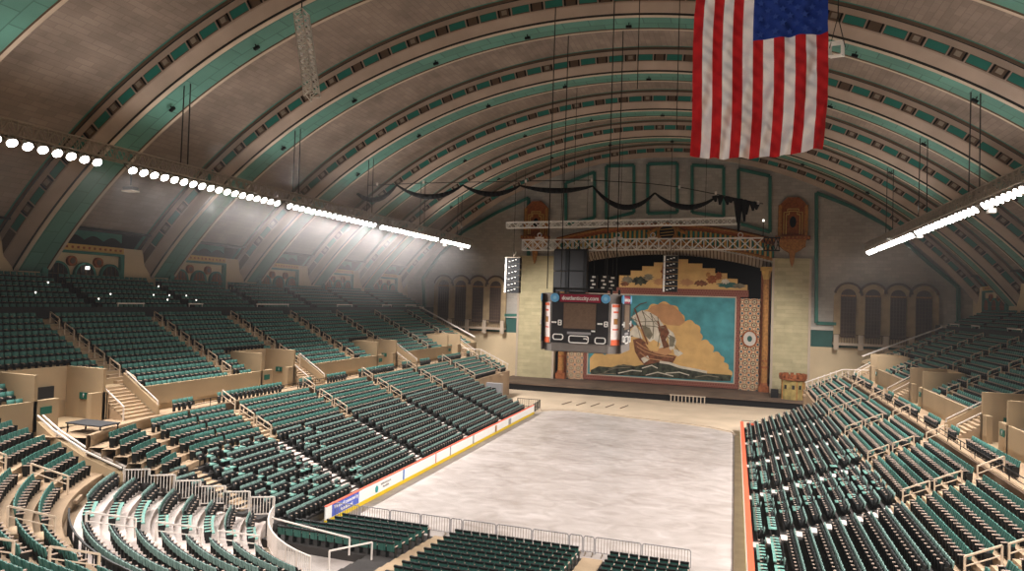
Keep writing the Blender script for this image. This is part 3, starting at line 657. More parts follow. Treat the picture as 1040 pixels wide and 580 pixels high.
# ---- near left corner: fixed tier bends around the rink corner
def corner(t0, t1, n): return [((lambda a, z, t=t: (C0[0] + a * math.cos(t), C0[1] + a * math.sin(t), z)), t * 20) for t in [t0 + (t1 - t0) * i / n for i in range(n + 1)]]
r = empty('floor_corner', (0, 0, 0), kind='structure', label='curved concrete seating tiers in the near left corner')
def tend(rr):
    t = 180.0
    while t < 212:
        x, y = C0[0] + rr * math.cos(t * D), C0[1] + rr * math.sin(t * D)
        if y < wall_y(x) + .05: break
        t += .25
    return t * D
b = MB()
cp = [(17.3 + .8 * i, 17.3 + .8 * (i + 1), zf(i), zf(i) - .5) for i in range(5)] + [(21.3, 22.2, 5.35, 4.8), (22.2, 22.45, 6.05, 4.8), (22.45, 26.0, ZW, 5.0)]
for a, c, z, z0 in cp:
    te = tend((a + c) / 2); b.sweep([(a, 0 if a == 17.3 else z0), (a, z), (c, z), (c, z0)], corner(PI, te, 10))
b.build('curved_tier', STAND, r)
def zd(k): return .9 + .34 * k
def zc(k): return 3.9 + .42 * k
deckp = [(11.7, 0), (11.7, zd(0))]
for k in range(8): deckp += [(11.7 + 1.12 * k, zd(k)), (11.7 + 1.12 * (k + 1), zd(k))]
b = MB(); b.sweep(deckp, corner(204 * D, 256 * D, 30)); b.build('pale_deck', DECKW, r)
outp = [(20.7, 3.2), (21.1, 3.2), (21.1, 3.9)]
for k in range(9): outp += [(21.3 + .95 * k, zc(k)), (21.3 + .95 * (k + 1), zc(k))]
outp += [(29.85, 8.6), (30.1, 8.6), (30.1, 5)]
b = MB(); b.sweep(outp, corner(203 * D, 262 * D, 36)); b.build('curved_outer_tier', STAND, r)
b = MB(); b.path([(C0[0] + 29.95 * math.cos(t * D), C0[1] + 29.95 * math.sin(t * D), 9.0) for t in range(196, 262, 3)], .1)
for t in range(196, 262, 3): b.bar((C0[0] + 29.95 * math.cos(t * D), C0[1] + 29.95 * math.sin(t * D), 8.6), (C0[0] + 29.95 * math.cos(t * D), C0[1] + 29.95 * math.sin(t * D), 9.0), .06)
b.build('wall_rail', RAIL, r)
# steps in corner aisles
CA_OUT = [217, 237, 253]; CA_DECK = [231]
b = MB()
for t in CA_OUT:
    for k in range(9):
        rr = 21.3 + .95 * k; c = C0 + (rr - .2) * np.array([math.cos(t * D), math.sin(t * D)]); b.box((c[0], c[1], zc(k) - .3), (.4, 1.2, .2), 0, rz=t * D)
for i in range(5):
    X = XC - (21.6 + .8 * i) + .3; b.bx(X - .75, X, 35.7, 36.9, zf(i) - .38, zf(i) - .19); b.bx(X - .95, X - .3, 35.7, 36.9, zf(i) - .1, zf(i) + .02)
for i in range(4, 10): X = XC - (13.6 + .8 * i); b.bx(X, X + .3, 35.8, 36.8, zr(i) - .33, zr(i) - .16); b.bx(X - .75, X, 35.8, 36.8, zr(i), zr(i) + .02)
b.build('corner_step', STEP, r)
# dividing parapet wall and picket fence
WP = [(-21.3, 32.2, 4.35), (-24.0, 32.0, 5.15), (-26.7, 32.2, 6.05), (-31.0, 33.4, 7.3)]
b = MB()
for p, q in zip(WP, WP[1:]):
    d = np.array([q[0] - p[0], q[1] - p[1]]); d /= np.linalg.norm(d); n_ = np.array([-d[1], d[0]]) * .2
    V = [(p[0] + s * n_[0], p[1] + s * n_[1], z) for s in (-1, 1) for z in (0, p[2] - .35)] + [(q[0] + s * n_[0], q[1] + s * n_[1], z) for s in (-1, 1) for z in (0, q[2] - .35)]
    b.add(V, [(0, 1, 3, 2), (4, 6, 7, 5), (0, 4, 5, 1), (2, 3, 7, 6), (1, 5, 7, 3), (0, 2, 6, 4)])
w = struct(b.build('wall_divider', STANDW), 'sloping tan wall between straight and curved seating, near left')
b = MB()
for o_ in (-.16, .16): b.path([(x + 0, y + o_, z) for x, y, z in WP], .09)
for p in WP: b.bar((p[0], p[1], p[2] - .4), (p[0], p[1], p[2]), .08)
tag(b.build('wall_handrail', RAILW), 'white handrail on the sloping tan dividing wall', 'handrail')
def fence(name, pts, h, label, cat, m=RAILW, sp=.16, w=.035, group=None, posts=1.6, low=.12, rail=.07):
    """pts: (x, y, z of the foot)."""
    r = empty(name, pts[0], label=label, cat=cat, group=group); o = np.array(pts[0]); R_ = MB(); Lo = MB(); Pk = MB(); done = []
    for p, q in zip(pts, pts[1:]):
        p = np.array(p, float) - o; q = np.array(q, float) - o; L = np.linalg.norm((q - p)[:2]); up = np.array([0, 0, h])
        R_.bar(p + up, q + up, rail); Lo.bar(p + [0, 0, low], q + [0, 0, low], rail * .8)
        n = max(1, int(L / sp))
        for i in range(n): c = p + (q - p) * (i + .5) / n; Pk.bar(c + [0, 0, low], c + up, w)
        n = max(1, int(round(L / posts)))
        for i in range(0 if len(done) == 0 else 1, n + 1):
            c = p + (q - p) * i / n; Po = MB(); Po.bar(c, c + up, rail); Po.build('post', m, r); done.append(1)
    R_.build('top_rail', m, r); Lo.build('bottom_rail', m, r); Pk.build('baluster_lattice', m, r); return r
FP = [(-21.3, 32.2), (-13.7, 36.3)]
n = 6
for i in range(n):                                # stepped fence panels down the deck edge
    a, c = i / n, (i + 1) / n; p = [FP[0][0] + (FP[1][0] - FP[0][0]) * a, FP[0][1] + (FP[1][1] - FP[0][1]) * a]; q = [FP[0][0] + (FP[1][0] - FP[0][0]) * c, FP[0][1] + (FP[1][1] - FP[0][1]) * c]
    z = 3.25 - 2.15 * (a + .5 / n)
    fence('picket_fence', [(*p, z), (*q, z)], 1.15, 'white picket fence panel on deck edge, %s from the sloping tan wall' % ordn(i + 1), 'fence', group='stepped fence beside curved deck')
P = [(C0[0] + 11.3 * math.cos(t * D), C0[1] + 11.3 * math.sin(t * D), .55) for t in range(204, 253, 6)]
fence('picket_fence', P, 1.25, 'curved white picket fence along the front of the pale corner deck', 'fence')
P = [(C0[0] + 20.85 * math.cos(t * D), C0[1] + 20.85 * math.sin(t * D), 3.25) for t in range(228, 262, 4)]
fence('black_railing', P, 1.0, 'black curved railing between pale deck and outer tan tier', 'railing', m=BLKM, sp=.5, w=.04)
# handrails (one U frame each)
def handrail(p, q, h, name, label, group, m=RAIL, mid=True):
    b = MB(); p = Vector(p); q = Vector(q); up = Vector((0, 0, h)); b.path([p, p + up, q + up, q], .075)
    if mid: b.bar(p + up * .55, q + up * .55, .045)
    o = Vector(p); b.v = [(x - o.x, y - o.y, z - o.z) for x, y, z in b.v]
    t = b.build(name, m); t.location = o; return tag(t, label, 'handrail', group)
for sd, nm in ((-1, 'left'), (1, 'right')):
    for ai, y in enumerate(FA):
        if sd < 0 and y < 42: continue
        for j, i in enumerate((0, 2)):
            u = 21.75 + .8 * i
            handrail((XC + sd * u, y + .1, zf(i)), (XC + sd * (u + 1.35), y + .1, zf(i) + .65), .92, 'aisle_handrail', '%s beige handrail of the %s aisle in %s lower stand, counting from the camera' % ('lower' if j == 0 else 'upper', ordn(ai + 1), nm), 'beige aisle handrails, lower stands')
        handrail((XC + sd * 25.6, y + .6, 5.4), (XC + sd * 26.9, y + .6, 6.1), .95, 'parapet_handrail', 'beige handrail where the %s aisle meets the parapet of the %s concourse' % (ordn(ai + 1), nm), 'beige aisle handrails at the parapet')
    for ai, y in enumerate(UA):
        for j, i in enumerate((1, 3, 5, 7, 9, 11)):
            if i < 5 and any(a - .8 < y < c + .8 for a, c in voms): continue
            u = 30.1 + .8 * i
            handrail((XC + sd * u, y, zu(i)), (XC + sd * (u + 1.0), y, zu(i) + .5), .9, 'upper_handrail', '%s handrail going up the %s aisle from the camera in %s upper stand' % (ordn(j + 1), ordn(ai + 1), nm), 'handrails of the upper stands')
    for si, (a, c) in enumerate(stairs):
        for yy, t_ in ((a, 'near'), (c, 'far')):
            handrail((XC + sd * 28.3, yy, ZW), (XC + sd * 31.4, yy, 7.7), 1.0, 'stair_handrail', 'white handrail on %s side of %s concourse stair from the camera, %s stand' % (t_, ordn(si + 1), nm), 'stair handrails', m=RAILW, mid=False)
# corner rails
def pol(r, t): return (C0[0] + r * math.cos(t * D), C0[1] + r * math.sin(t * D))
for ai, t in enumerate(CA_OUT):
    for j, k in enumerate((0, 3, 6)):
        p = pol(21.5 + .95 * k, t); q = pol(21.5 + .95 * k + 1.7, t)
        handrail((*p, zc(k)), (*q, zc(k) + .75), .95, 'corner_handrail', '%s handrail up the %s aisle of the curved tan corner tier' % (ordn(j + 1), ordn(ai + 1)), 'corner tier handrails')
for j, k in enumerate((0, 2.6, 5.3)):
    p = pol(12.1 + 1.12 * k, 231); q = pol(12.1 + 1.12 * k + 2.1, 231)
    handrail((*p, zd(k)), (*q, zd(k) + .62), .95, 'deck_handrail', 'white handrail across the pale corner deck, %s from the curved fence' % ordn(j + 1), 'deck handrails', m=RAILW)
# concourse railing, black, and passage signs
for sd, nm in ((-1, 'left'), (1, 'right')):
    b = [(XC + sd * 26.65, 41.5, 6.0), (XC + sd * 26.65, 104, 6.0)]
    fence('concourse_railing', b, .62, 'thin dark railing on top of the %s concourse parapet' % nm, 'railing', m=BLKM, sp=1.4, w=.03, posts=2.8, low=.3, rail=.045)
r = empty('covered_platform', (-26.2, 34.0, ZW), label='low dark covered platform beside the top of the sloping tan wall', cat='platform')
b = MB(); b.bx(-1.2, 1.7, -.7, .8, .55, .63); b.build('platform_top', DGREY, r)
for x, y in ((-1.1, -.6), (1.6, -.6), (-1.1, .7), (1.6, .7)): b = MB(); b.bar((x, y, 0), (x, y, .56), .07); b.build('leg', BLKM, r)
SG = 0
def sign(p, xdir, label, size=.75, txt='1'):
    X = Vector(xdir).normalized(); r = empty('section_sign', p, label=label, cat='sign', group='green passage signs')
    n_ = X.cross(Vector((0, 0, 1))); b = MB(); a = math.atan2(X.y, X.x); b.box((0, 0, 0), (size, .05, size * .62), 0, rz=a); b.build('sign_plate', SIGNG, r)
    text_mesh(txt, 'sign_text', size * .55, WHITE, n_ * .035 + Vector((0, 0, 0)), r, xdir=X); return r
for sd, nm in ((-1, 'left'), (1, 'right')):
    for vi, (a, c) in enumerate(voms):
        sign((XC + sd * 29.74, a + .7, 7.0), (0, -sd * -1, 0) if sd < 0 else (0, -1, 0), 'green sign left of the %s passage from the camera, %s concourse' % (ordn(vi + 1), nm))
        sign((XC + sd * 31.5, c - .16, 7.3), (1, 0, 0), 'green sign inside the %s passage from the camera, %s concourse' % (ordn(vi + 1), nm))

# ================================================================== SEATS
def boxes_to(tpl):
    """tpl: list of (x0,x1, [(y,z) quad profile], mat)"""
    V = []; F = []; M_ = []
    for x0, x1, pr, m in tpl:
        o = len(V); n = len(pr); V += [(x0, y, z) for y, z in pr] + [(x1, y, z) for y, z in pr]
        F += [tuple(o + i for i in range(n))[::-1]] if n == 4 else []; F += [tuple(o + n + i for i in range(n))] if n == 4 else []
        F += [(o + i, o + (i + 1) % n, o + n + (i + 1) % n, o + n + i) for i in range(n)]; M_ += [m] * (2 + n)
    return np.array(V, float), np.array(F), np.array(M_)
def curved(x0, x1, z0, z1, y0, y1, th, m, bow=.04, n=3):
    out = []
    for i in range(n):
        a, c = x0 + (x1 - x0) * i / n, x0 + (x1 - x0) * (i + 1) / n; k = -bow * (abs((i + .5) / n - .5) * 2)
        out.append((a, c, [(y0 + k, z0), (y1 + k, z1), (y1 + k + th, z1), (y0 + k + th, z0)], m))
    return out
# material slots 0 back green, 1 black, 2 arm
def seat_tpl(kind, var, lod):
    n = 3 if lod else 1
    if kind == 'stadium':
        back = curved(-.23, .23, .43, .9, .10, .2, .05, 0, n=n)
        pan = [(-.21, .21, [(-.06, .32), (.0, .60), (.05, .60), (.0, .32)], 1)] if var == 0 else [(-.21, .21, [(-.36, .42), (-.36, .47), (.08, .45), (.08, .39)], 0)]
        if lod and var == 0: pan += [(-.2, .2, [(.0, .36), (.05, .58), (.07, .58), (.02, .36)], 0)]
        fr = [(-.262, -.23, [(-.12, 0), (-.16, .58), (.16, .58), (.12, 0)], 1)] + ([(.23, .262, [(-.12, 0), (-.16, .58), (.16, .58), (.12, 0)], 1), (-.23, .23, [(.05, .30), (.05, .40), (.12, .40), (.12, .30)], 1)] if lod else [])
        arm = [(-.263, -.21, [(-.22, .58), (-.22, .62), (.12, .63), (.12, .59)], 2)]
    elif kind == 'telescopic':
        if var == 2:
            back = curved(-.25, .25, .46, .5, -.34, .1, .04, 3, bow=0, n=1); back = [(-.25, .25, [(-.36, .46), (-.36, .52), (.12, .54), (.12, .48)], 3)]
        else: back = curved(-.23, .23, .50, .84, .12, .18, .05, 0, n=n)
        pan = [(-.22, .22, [(-.1, .30), (-.02, .74), (.05, .74), (.0, .30)], 1)] if var != 2 else []
        fr = [(-.26, -.22, [(-.16, 0), (-.2, .6), (.14, .6), (.1, 0)], 1)] + ([(.22, .26, [(-.16, 0), (-.2, .6), (.14, .6), (.1, 0)], 1)] if lod else [])
        arm = [(-.262, -.21, [(-.24, .6), (-.24, .64), (-.12, .64), (-.12, .6)], 2)]
    else:                                                      # riser chair with black cap
        back = curved(-.23, .23, .36, .82, .12, .20, .05, 0, n=3)
        pan = [(-.2, .2, [(-.12, .36), (-.02, .7), (.04, .7), (-.05, .36)], 1)]
        pan += curved(-.24, .24, .80, .90, .14, .15, .14, 1, n=3)
        fr = [(-.26, -.225, [(-.12, 0), (-.16, .58), (.16, .58), (.12, 0)], 1), (.225, .26, [(-.12, 0), (-.16, .58), (.16, .58), (.12, 0)], 1)]
        arm = [(-.262, -.21, [(-.22, .58), (-.22, .62), (.1, .63), (.1, .59)], 2)]
    return {'backrest': back, 'folding_seat': pan, 'side_frame': fr[:1], 'side_frame|': fr[1:2], 'crossbar': fr[2:], 'armrest': arm}
SEATS = []        # kind, x, y, z, rz, variant, block, row, col
def add_seat(*a): SEATS.append(a)
PITCH = .53
def between(cuts, y, hw): return all(abs(y - c) > hw for c in cuts)
sec_names = {}
for sd, nm in ((-1, 'left'), (1, 'right')):
    rz = PI / 2 if sd < 0 else -PI / 2
    for i in range(10):                               # retractable risers
        u = 13.6 + .8 * i + .5; X = XC + sd * u; ys_ = (wall_y(X) + .7) if sd < 0 else 36.8 - .25 * i; y = ys_ if sd < 0 else 37.3 - .4 * i; col = 0
        while y < 88.2:
            if between([36.3] + FA[1:] if sd < 0 else FA, y, .75):
                col += 1
                s = int(np.searchsorted(FA, y)); h = rng.random()
                var = 2 if (sd > 0 and ((i < 2 and h < .8 and 38 < y < 75) or (48 < y < 62 and h < .3) or (abs(y - 56) < 4 and h < .25))) or (sd < 0 and 36 < y < 50 and h < .16) or (i == 0 and h < .35) else 0
                if i == 0 and sd < 0: var = 0
                add_seat('telescopic', X, y, zr(i), rz, var, '%s floor risers' % nm, i + 1, (s, col))
            else: col = 0
            y += PITCH
    for i in range(5):                                # fixed lower
        u = 21.6 + .8 * i + .45; X = XC + sd * u; y = 41.2 if sd < 0 else 24.5; col = 0
        while y < 104:
            if between(FA, y, .78):
                col += 1; s = int(np.searchsorted(FA, y)); add_seat('stadium', X, y, zf(i), rz, 0, 'lower %s stand' % nm, i + 1, (s, col))
            else: col = 0
            y += PITCH
    for i in range(13):                               # upper tier
        u = 30.0 + .8 * i + .45; X = XC + sd * u; y = 31 if sd < 0 else 22; col = 0
        while y < 110:
            ok = between(UA, y, .85)
            if i < 5 and any(a - .4 < y < c + .4 for a, c in voms): ok = False
            if i < 3 and any(a - .3 < y < c + .3 for a, c in stairs): ok = False
            if ok: col += 1; add_seat('stadium', X, y, zu(i), rz, 0, 'upper %s stand' % nm, i + 1, (int(np.searchsorted(UA, y)), col))
            else: col = 0
            y += PITCH
    y = 42                                            # loge row on the concourse
    while y < 103:
        if between(FA, y, 1.3) and not any(a < y < c for a, c in stairs): add_seat('stadium', XC + sd * 27.7, y, ZW + .1, rz, 0, 'concourse row %s' % nm, 1, (0, int(y / PITCH)))
        y += PITCH
    for i in range(7):                                # dark balcony
        u = 41.0 + .9 * i + .5; X = XC + sd * u; y = 20
        while y < 115:
            if between([25, 36, 47, 58, 69, 80, 91, 102], y, .7): add_seat('stadium', X, y, zb(i), rz, 0, 'balcony %s' % nm, i + 1, (0, int(y / PITCH)))
            y += PITCH * 1.05
for i in range(5):                                    # straight-to-curved part of the left lower tier
    R_ = 21.6 + .8 * i + .45 - 4.3; t = 180.0; col = 0
    while True:
        t += PITCH / R_ / D; x, y = pol(R_, t)
        if y < wall_y(x) + .4: break
        if abs(y - 36.3) < .75: col = 0; continue
        col += 1; add_seat('stadium', x, y, zf(i), t * D - PI / 2, 0, 'block right of sloping wall' if y < 36.3 else 'block past curved wooden steps', i + 1, (0, col))
for k in range(8):                                    # pale corner deck
    R_ = 11.7 + 1.12 * k + .62; t = 204.0 + .9 / R_ / D; col = 0
    while t < 255:
        if abs(t - 231) * D * R_ < .75: col = 0; t += PITCH / R_ / D; continue
        x, y = pol(R_, t); col += 1; blk = 'pale deck, fence side' if t < 231 else 'pale deck, camera side'
        v = 2 if (t < 231 and (218 + 4 * math.sin(k * 2.1) < t < 229)) else (1 if t > 231 else 0)
        add_seat('telescopic', x, y, zd(k), t * D - PI / 2, v, blk, k + 1, (0, col)); t += PITCH / R_ / D
for k in range(9):                                    # outer curved tier
    R_ = 21.3 + .95 * k + .5; t = 203.0; col = 0
    while t < 261:
        t += PITCH / R_ / D; x, y = pol(R_, t)
        if t < 230 and y > wall_y(x) - .6: continue
        if any(abs(t - q) * D * R_ < .8 for q in CA_OUT): col = 0; continue
        col += 1; s = sum(t > q for q in CA_OUT); add_seat('stadium', x, y, zc(k), t * D - PI / 2, 0, ['tan curve, wall block', 'tan curve, middle block', 'tan curve, near block', 'tan curve, last block'][s], k + 1, (0, col))
# end blocks behind the barricade, low risers facing the rink
def ze(k): return .12 + .07 * k
er = empty('floor_end_riser', (0, 0, 0), kind='structure', label='low pale risers behind the crowd barricade')
b = MB()
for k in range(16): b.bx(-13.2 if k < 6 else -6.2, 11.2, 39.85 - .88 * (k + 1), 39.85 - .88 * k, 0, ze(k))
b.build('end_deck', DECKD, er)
b = MB()
for xa in (-3.9, 5.5):
    for k in range(16): b.bx(xa - .6, xa + .6, 39.85 - .88 * (k + 1), 39.85 - .88 * k + .1, ze(k), ze(k) + .03)
b.build('end_aisle', STEP, er)
for k in range(16):
    Yr = 39.85 - .88 * k - .5
    for bn, xa, xb in (('left end block', -12.6 if k > 2 else -11.0, -4.6), ('middle end block', -3.2, 4.85), ('right end block', 6.2, 11.0)):
        if bn == 'left end block' and k > 5: continue
        x = xb - .27; col = 0
        while x > xa + .2: col += 1; add_seat('riser', x, Yr, ze(k), PI, 0, bn, k + 1, (0, col)); x -= PITCH + .02
# --- split: the ones showing largest become objects, the rest one mesh per kind
SM = {'stadium': [SEATG, SEATK, ARM, SEATP], 'telescopic': [SEATT, SEATK, ARM, SEATP], 'riser': [SEATG, SEATK, ARM, SEATP]}
NAME = {'stadium': 'stadium_seat', 'telescopic': 'telescopic_seat', 'riser': 'riser_chair'}
def in_view(s, m=6):
    u, v, d = proj((s[1], s[2], s[3] + .6)); return d > 0 and -m < u < 1040 + m and -m < v < 580 + m
PROTO = {}
for kind in ('stadium', 'telescopic', 'riser'):
    L = [s for s in SEATS if s[0] == kind]; L.sort(key=lambda s: (s[1] - 13) ** 2 + s[2] ** 2 + (s[3] - 15) ** 2)
    single = [s for s in L if in_view(s)][:300]; ids = set(map(id, single)); rest = [s for s in L if id(s) not in ids]
    if kind == 'riser': rest = [s for s in rest if False]
    # individual seats
    where = {'telescopic': 'flip seat', 'stadium': 'stadium seat', 'riser': 'black-topped chair'}[kind]
    used = {}
    for s in single:
        key = (kind, s[5])
        tp = seat_tpl(kind, s[5], True)
        o = bpy.data.objects.new(NAME[kind], None); COL.objects.link(o); o.location = (s[1], s[2], s[3]); o.rotation_euler = (0, 0, s[4]); o.empty_display_size = .1
        if key not in PROTO:
            PROTO[key] = {}
            for pn, bx_ in tp.items():
                if not bx_: continue
                V, F, M_ = boxes_to(bx_); pn_ = pn.strip('|'); me = bpy.data.meshes.new(pn_); me.from_pydata(V.tolist(), [], F.tolist())
                sl = sorted(set(M_.tolist()));
                for q in sl: me.materials.append(SM[kind][q])
                me.polygons.foreach_set('material_index', [sl.index(q) for q in M_.tolist()]); me.update()
                PROTO[key][pn] = bpy.data.objects.new(pn_, me)
            base = PROTO[key]
            for pn, p in base.items(): COL.objects.link(p); p.parent = o
        else:
            for pn, p in PROTO[key].items(): c = p.copy(); COL.objects.link(c); c.parent = o
        blk, row, (sec, col) = s[6], s[7], s[8]
        col_ = {'telescopic': ('pale seat folded flat' if s[5] == 2 else 'green flip seat'), 'stadium': 'green stadium seat', 'riser': 'green chair with black top'}[kind]
        if kind == 'riser': lab = '%s, %s from aisle end, %s row from barricade, %s' % (col_, ordn(col), ordn(row), blk)
        elif 'floor risers' in blk or 'stand' in blk: lab = '%s, %s past aisle, %s row up, %s section, %s' % (col_, ordn(col), ordn(row), ordn(sec + 1), blk)
        else: lab = '%s, %s from block start, %s row up, %s' % (col_, ordn(col), ordn(row), blk)
        while lab in used: lab = lab + ' too'
        used[lab] = 1
        tag(o, lab, 'seat' if kind != 'riser' else 'chair', {'telescopic': 'flip seats on the risers', 'stadium': 'fixed green stadium seats', 'riser': 'chairs behind the barricade'}[kind])
    # remaining seats: one mesh
    if rest:
        Vs = []; Fs = []; Ms = []; off = 0
        for var in sorted(set(s[5] for s in rest)):
            for near in (True, False):
                S_ = [s for s in rest if s[5] == var and ((s[2] < 52) == near)]
                if not S_: continue
                tp = seat_tpl(kind, var, False); V, F, M_ = boxes_to(sum(tp.values(), []))
                A_ = np.array([[s[1], s[2], s[3], s[4]] for s in S_]); ca, sa = np.cos(A_[:, 3]), np.sin(A_[:, 3])
                X = V[None, :, 0] * ca[:, None] - V[None, :, 1] * sa[:, None] + A_[:, 0:1]; Y = V[None, :, 0] * sa[:, None] + V[None, :, 1] * ca[:, None] + A_[:, 1:2]; Z = V[None, :, 2] + A_[:, 2:3]
                P = np.stack([X, Y, Z], -1).reshape(-1, 3); n = len(S_); Fa = (F[None] + (np.arange(n) * len(V))[:, None, None]).reshape(-1, 4) + off
                Vs.append(P); Fs.append(Fa); Ms.append(np.tile(M_, n)); off += len(P)
        V = np.concatenate(Vs); F = np.concatenate(Fs); M_ = np.concatenate(Ms)
        me = bpy.data.meshes.new(NAME[kind] + 'ing'); me.vertices.add(len(V)); me.vertices.foreach_set('co', V.ravel().astype(np.float32))
        me.loops.add(F.size); me.loops.foreach_set('vertex_index', F.ravel().astype(np.int32)); me.polygons.add(len(F)); me.polygons.foreach_set('loop_start', np.arange(0, F.size, 4).astype(np.int32))
        for m in SM[kind]: me.materials.append(m)
        me.polygons.foreach_set('material_index', M_.astype(np.int32)); me.update(calc_edges=True); me.validate()
        o = bpy.data.objects.new({'stadium': 'stadium_seating', 'telescopic': 'telescopic_seating', 'riser': 'riser_seating'}[kind], me); COL.objects.link(o)
        tag(o, {'stadium': 'remaining rows of green stadium seats in the fixed stands and dark balcony', 'telescopic': 'remaining rows of dark flip seats on the floor-level risers', 'riser': 'x'}[kind], 'seating', None, 'stuff')
print('SEATS', len(SEATS), {k: sum(s[0] == k for s in SEATS) for k in NAME})
# ================================================================== RINK BOARDS
def board(x, y0, y1, s, label, front_dir, ads=()):
    r = empty('dasher_board', (x, (y0 + y1) / 2, 0), label=label, cat='rink boards'); L = (y1 - y0) / 2
    b = MB(); b.bx(-.05, .05, -L, L, .24, 1.12); b.build('board_panel', WHITE, r)
    b = MB(); b.bx(-.08, .08, -L, L, 0, .27); b.build('kick_plate', YEL if s > 0 else mat('kick plate pale', srgb(232, 214, 170), .5), r)
    b = MB(); b.bx(-.09, .09, -L, L, 1.12, 1.17) if s > 0 else b.bx(-.06, .3, -L, L, 1.12, 1.18); b.build('cap_rail', REDC, r)
    b = MB(); b.bx(-.32 * s, -.06 * s, -L, L, .95, 1.1) if s > 0 else None
    if s > 0: b.build('board_backing', BLACK, r)
    return r, L
r, L = board(-12.1, 39.5, 88.6, 1, 'white rink boards with yellow kick plate and red cap on the left', 1)
yc = (39.5 + 88.6) / 2
for y, m, w_ in ((50.6, BLUEP, .22), (56.9, REDC, .12), (60.2, GREYP, .2), (66.2, GREYP, .25), (73.2, GOLD, .5), (78.2, GREYP, .9)):
    b = MB(); b.bx(.05, .075, y - yc - w_ / 2, y - yc + w_ / 2, .27, 1.12 if w_ < .3 else .95); b.build('board_post' if w_ < .3 else 'board_logo', m, r)
b = MB(); b.bx(.05, .08, 40.2 - yc, 43.6 - yc, .3, 1.1); b.build('blue_advert', BLUEA, r)
text_mesh('We are all connected by\nFoundational', 'advert_text', .34, WHITE, (.085, 41.95 - yc, .7), r, xdir=(0, 1, 0), width=3.1, bold=.006)
text_mesh('atlanticare\nhealth', 'advert_text', .26, GREYP, (.085, 47.6 - yc, .72), r, xdir=(0, 1, 0), width=1.6)
b = MB(); b.prism([(46.2 - yc + .2 * math.cos(t), .62 + .26 * math.sin(t)) for t in [k * PI / 6 for k in range(12)]], 'x', .05, .085); b.build('advert_logo', mat('logo teal', srgb(40, 150, 150), .5), r)
board(14.05, 31, 88.6, -1, 'pale rink boards with broad orange-red cap on the right', -1)
b = MB(); b.bx(13.35, 14.0, 31, 88, .0, .03); struct(b.build('floor_strip', mat('strip olive tan', srgb(166, 148, 118), .7)))
# railing at far end of left risers and red case on the right
fence('black_railing', [(-12.3, 88.8, 0), (-12.6, 93.6, 0), (-16, 93.8, 0)], 1.15, 'black railing at the far end of the left risers by rink corner', 'railing', m=BLKM, sp=.3)
fence('black_railing', [(14.2, 88.9, 0), (17.4, 89.0, 0), (17.6, 95, 0)], 1.25, 'thin railing at the far end of the right risers', 'railing', m=TRUSSD, sp=2.5, w=.04)
r = empty('red_case', (15.3, 89.6, .1), label='small red case at the far right corner of the rink boards', cat='case'); b = MB(); b.bx(-.55, .55, -.35, .35, 0, .6); b.build('case_body', mat('case red', srgb(200, 44, 36), .5), r)
b = MB(); b.bx(-.58, .58, -.38, .38, .6, .75); b.build('case_lid', REDC, r); b = MB(); b.path([(-.2, 0, .75), (-.2, 0, .88), (.2, 0, .88), (.2, 0, .75)], .05); b.build('case_handle', BLKM, r)
r = empty('equipment_cabinet', (-18.0, 89.4, 0), label='pale equipment cabinet at the far end of the left risers', cat='cabinet')
b = MB(); b.bx(-1.1, 1.1, -.4, .4, 0, 3.6); b.build('cabinet_body', GREYP, r); b = MB(); b.bx(-.2, .35, -.45, -.4, 2.3, 3.0); b.build('cabinet_window', BLKM, r); b = MB(); b.bx(.1, .4, -.46, -.4, .9, 1.2); b.build('cabinet_label', REDC, r)
# crowd barricades in front of the end blocks
xs = [-12.4, -10.2, -8.0, -5.8, -3.75, -2.95, -.7, 1.6, 3.9, 4.75, 5.45, 8.2, 11.0]
bars = []
for i, (a, c) in enumerate(zip(xs, xs[1:])):
    r = empty('crowd_barricade', ((a + c) / 2, 40.6 + .02 * i, .025), label='grey steel crowd barricade at the rink end, %s from the left rink boards' % ordn(i + 1), cat='barricade', group='crowd barricades along the rink end')
    h = (c - a) / 2 - .04; b = MB(); b.path([(-h, 0, .1), (-h, 0, 1.02), (-h + .08, 0, 1.1), (h - .08, 0, 1.1), (h, 0, 1.02), (h, 0, .1)], .05); b.bar((-h, 0, .2), (h, 0, .2), .04); b.build('frame', GREYP, r)
    n = max(2, int(2 * h / .17)); b = MB(); [b.bar((-h + 2 * h * k / n, 0, .2), (-h + 2 * h * k / n, 0, 1.1), .022) for k in range(1, n)]; b.build('bar_lattice', TRUSSD, r)
    for s_ in (-1, 1): b = MB(); b.bar((s_ * h * .7, -.3, .02), (s_ * h * .7, .3, .02), .05); b.bar((s_ * h * .7, 0, .02), (s_ * h * .7, 0, .2), .05); b.build('foot', TRUSSD, r)
fence('white_railing', [(14.3, 36.0, .5), (16.0, 34.9, 1.0), (17.6, 34.0, 1.6), (19.5, 33.0, 2.4)], 1.1, 'white baluster railing at the near end of the right risers', 'railing', sp=.16)
fence('white_railing', [(11.8, 37.0, 0), (14.0, 39.0, 0)], 1.0, 'short white railing between the right block and right rink boards', 'railing', sp=.2)
handrail((-13.0, 35.2, .6), (-7.0, 34.0, .6), .95, 'block_handrail', 'long pale handrail behind the left end block', 'end block handrails', m=RAILW, mid=False)
handrail((-7.0, 32.0, .5), (-5.6, 34.0, .5), 1.0, 'block_handrail', 'sloping pale stair rail between curved deck and left end block', 'end block handrails', m=RAILW, mid=False)

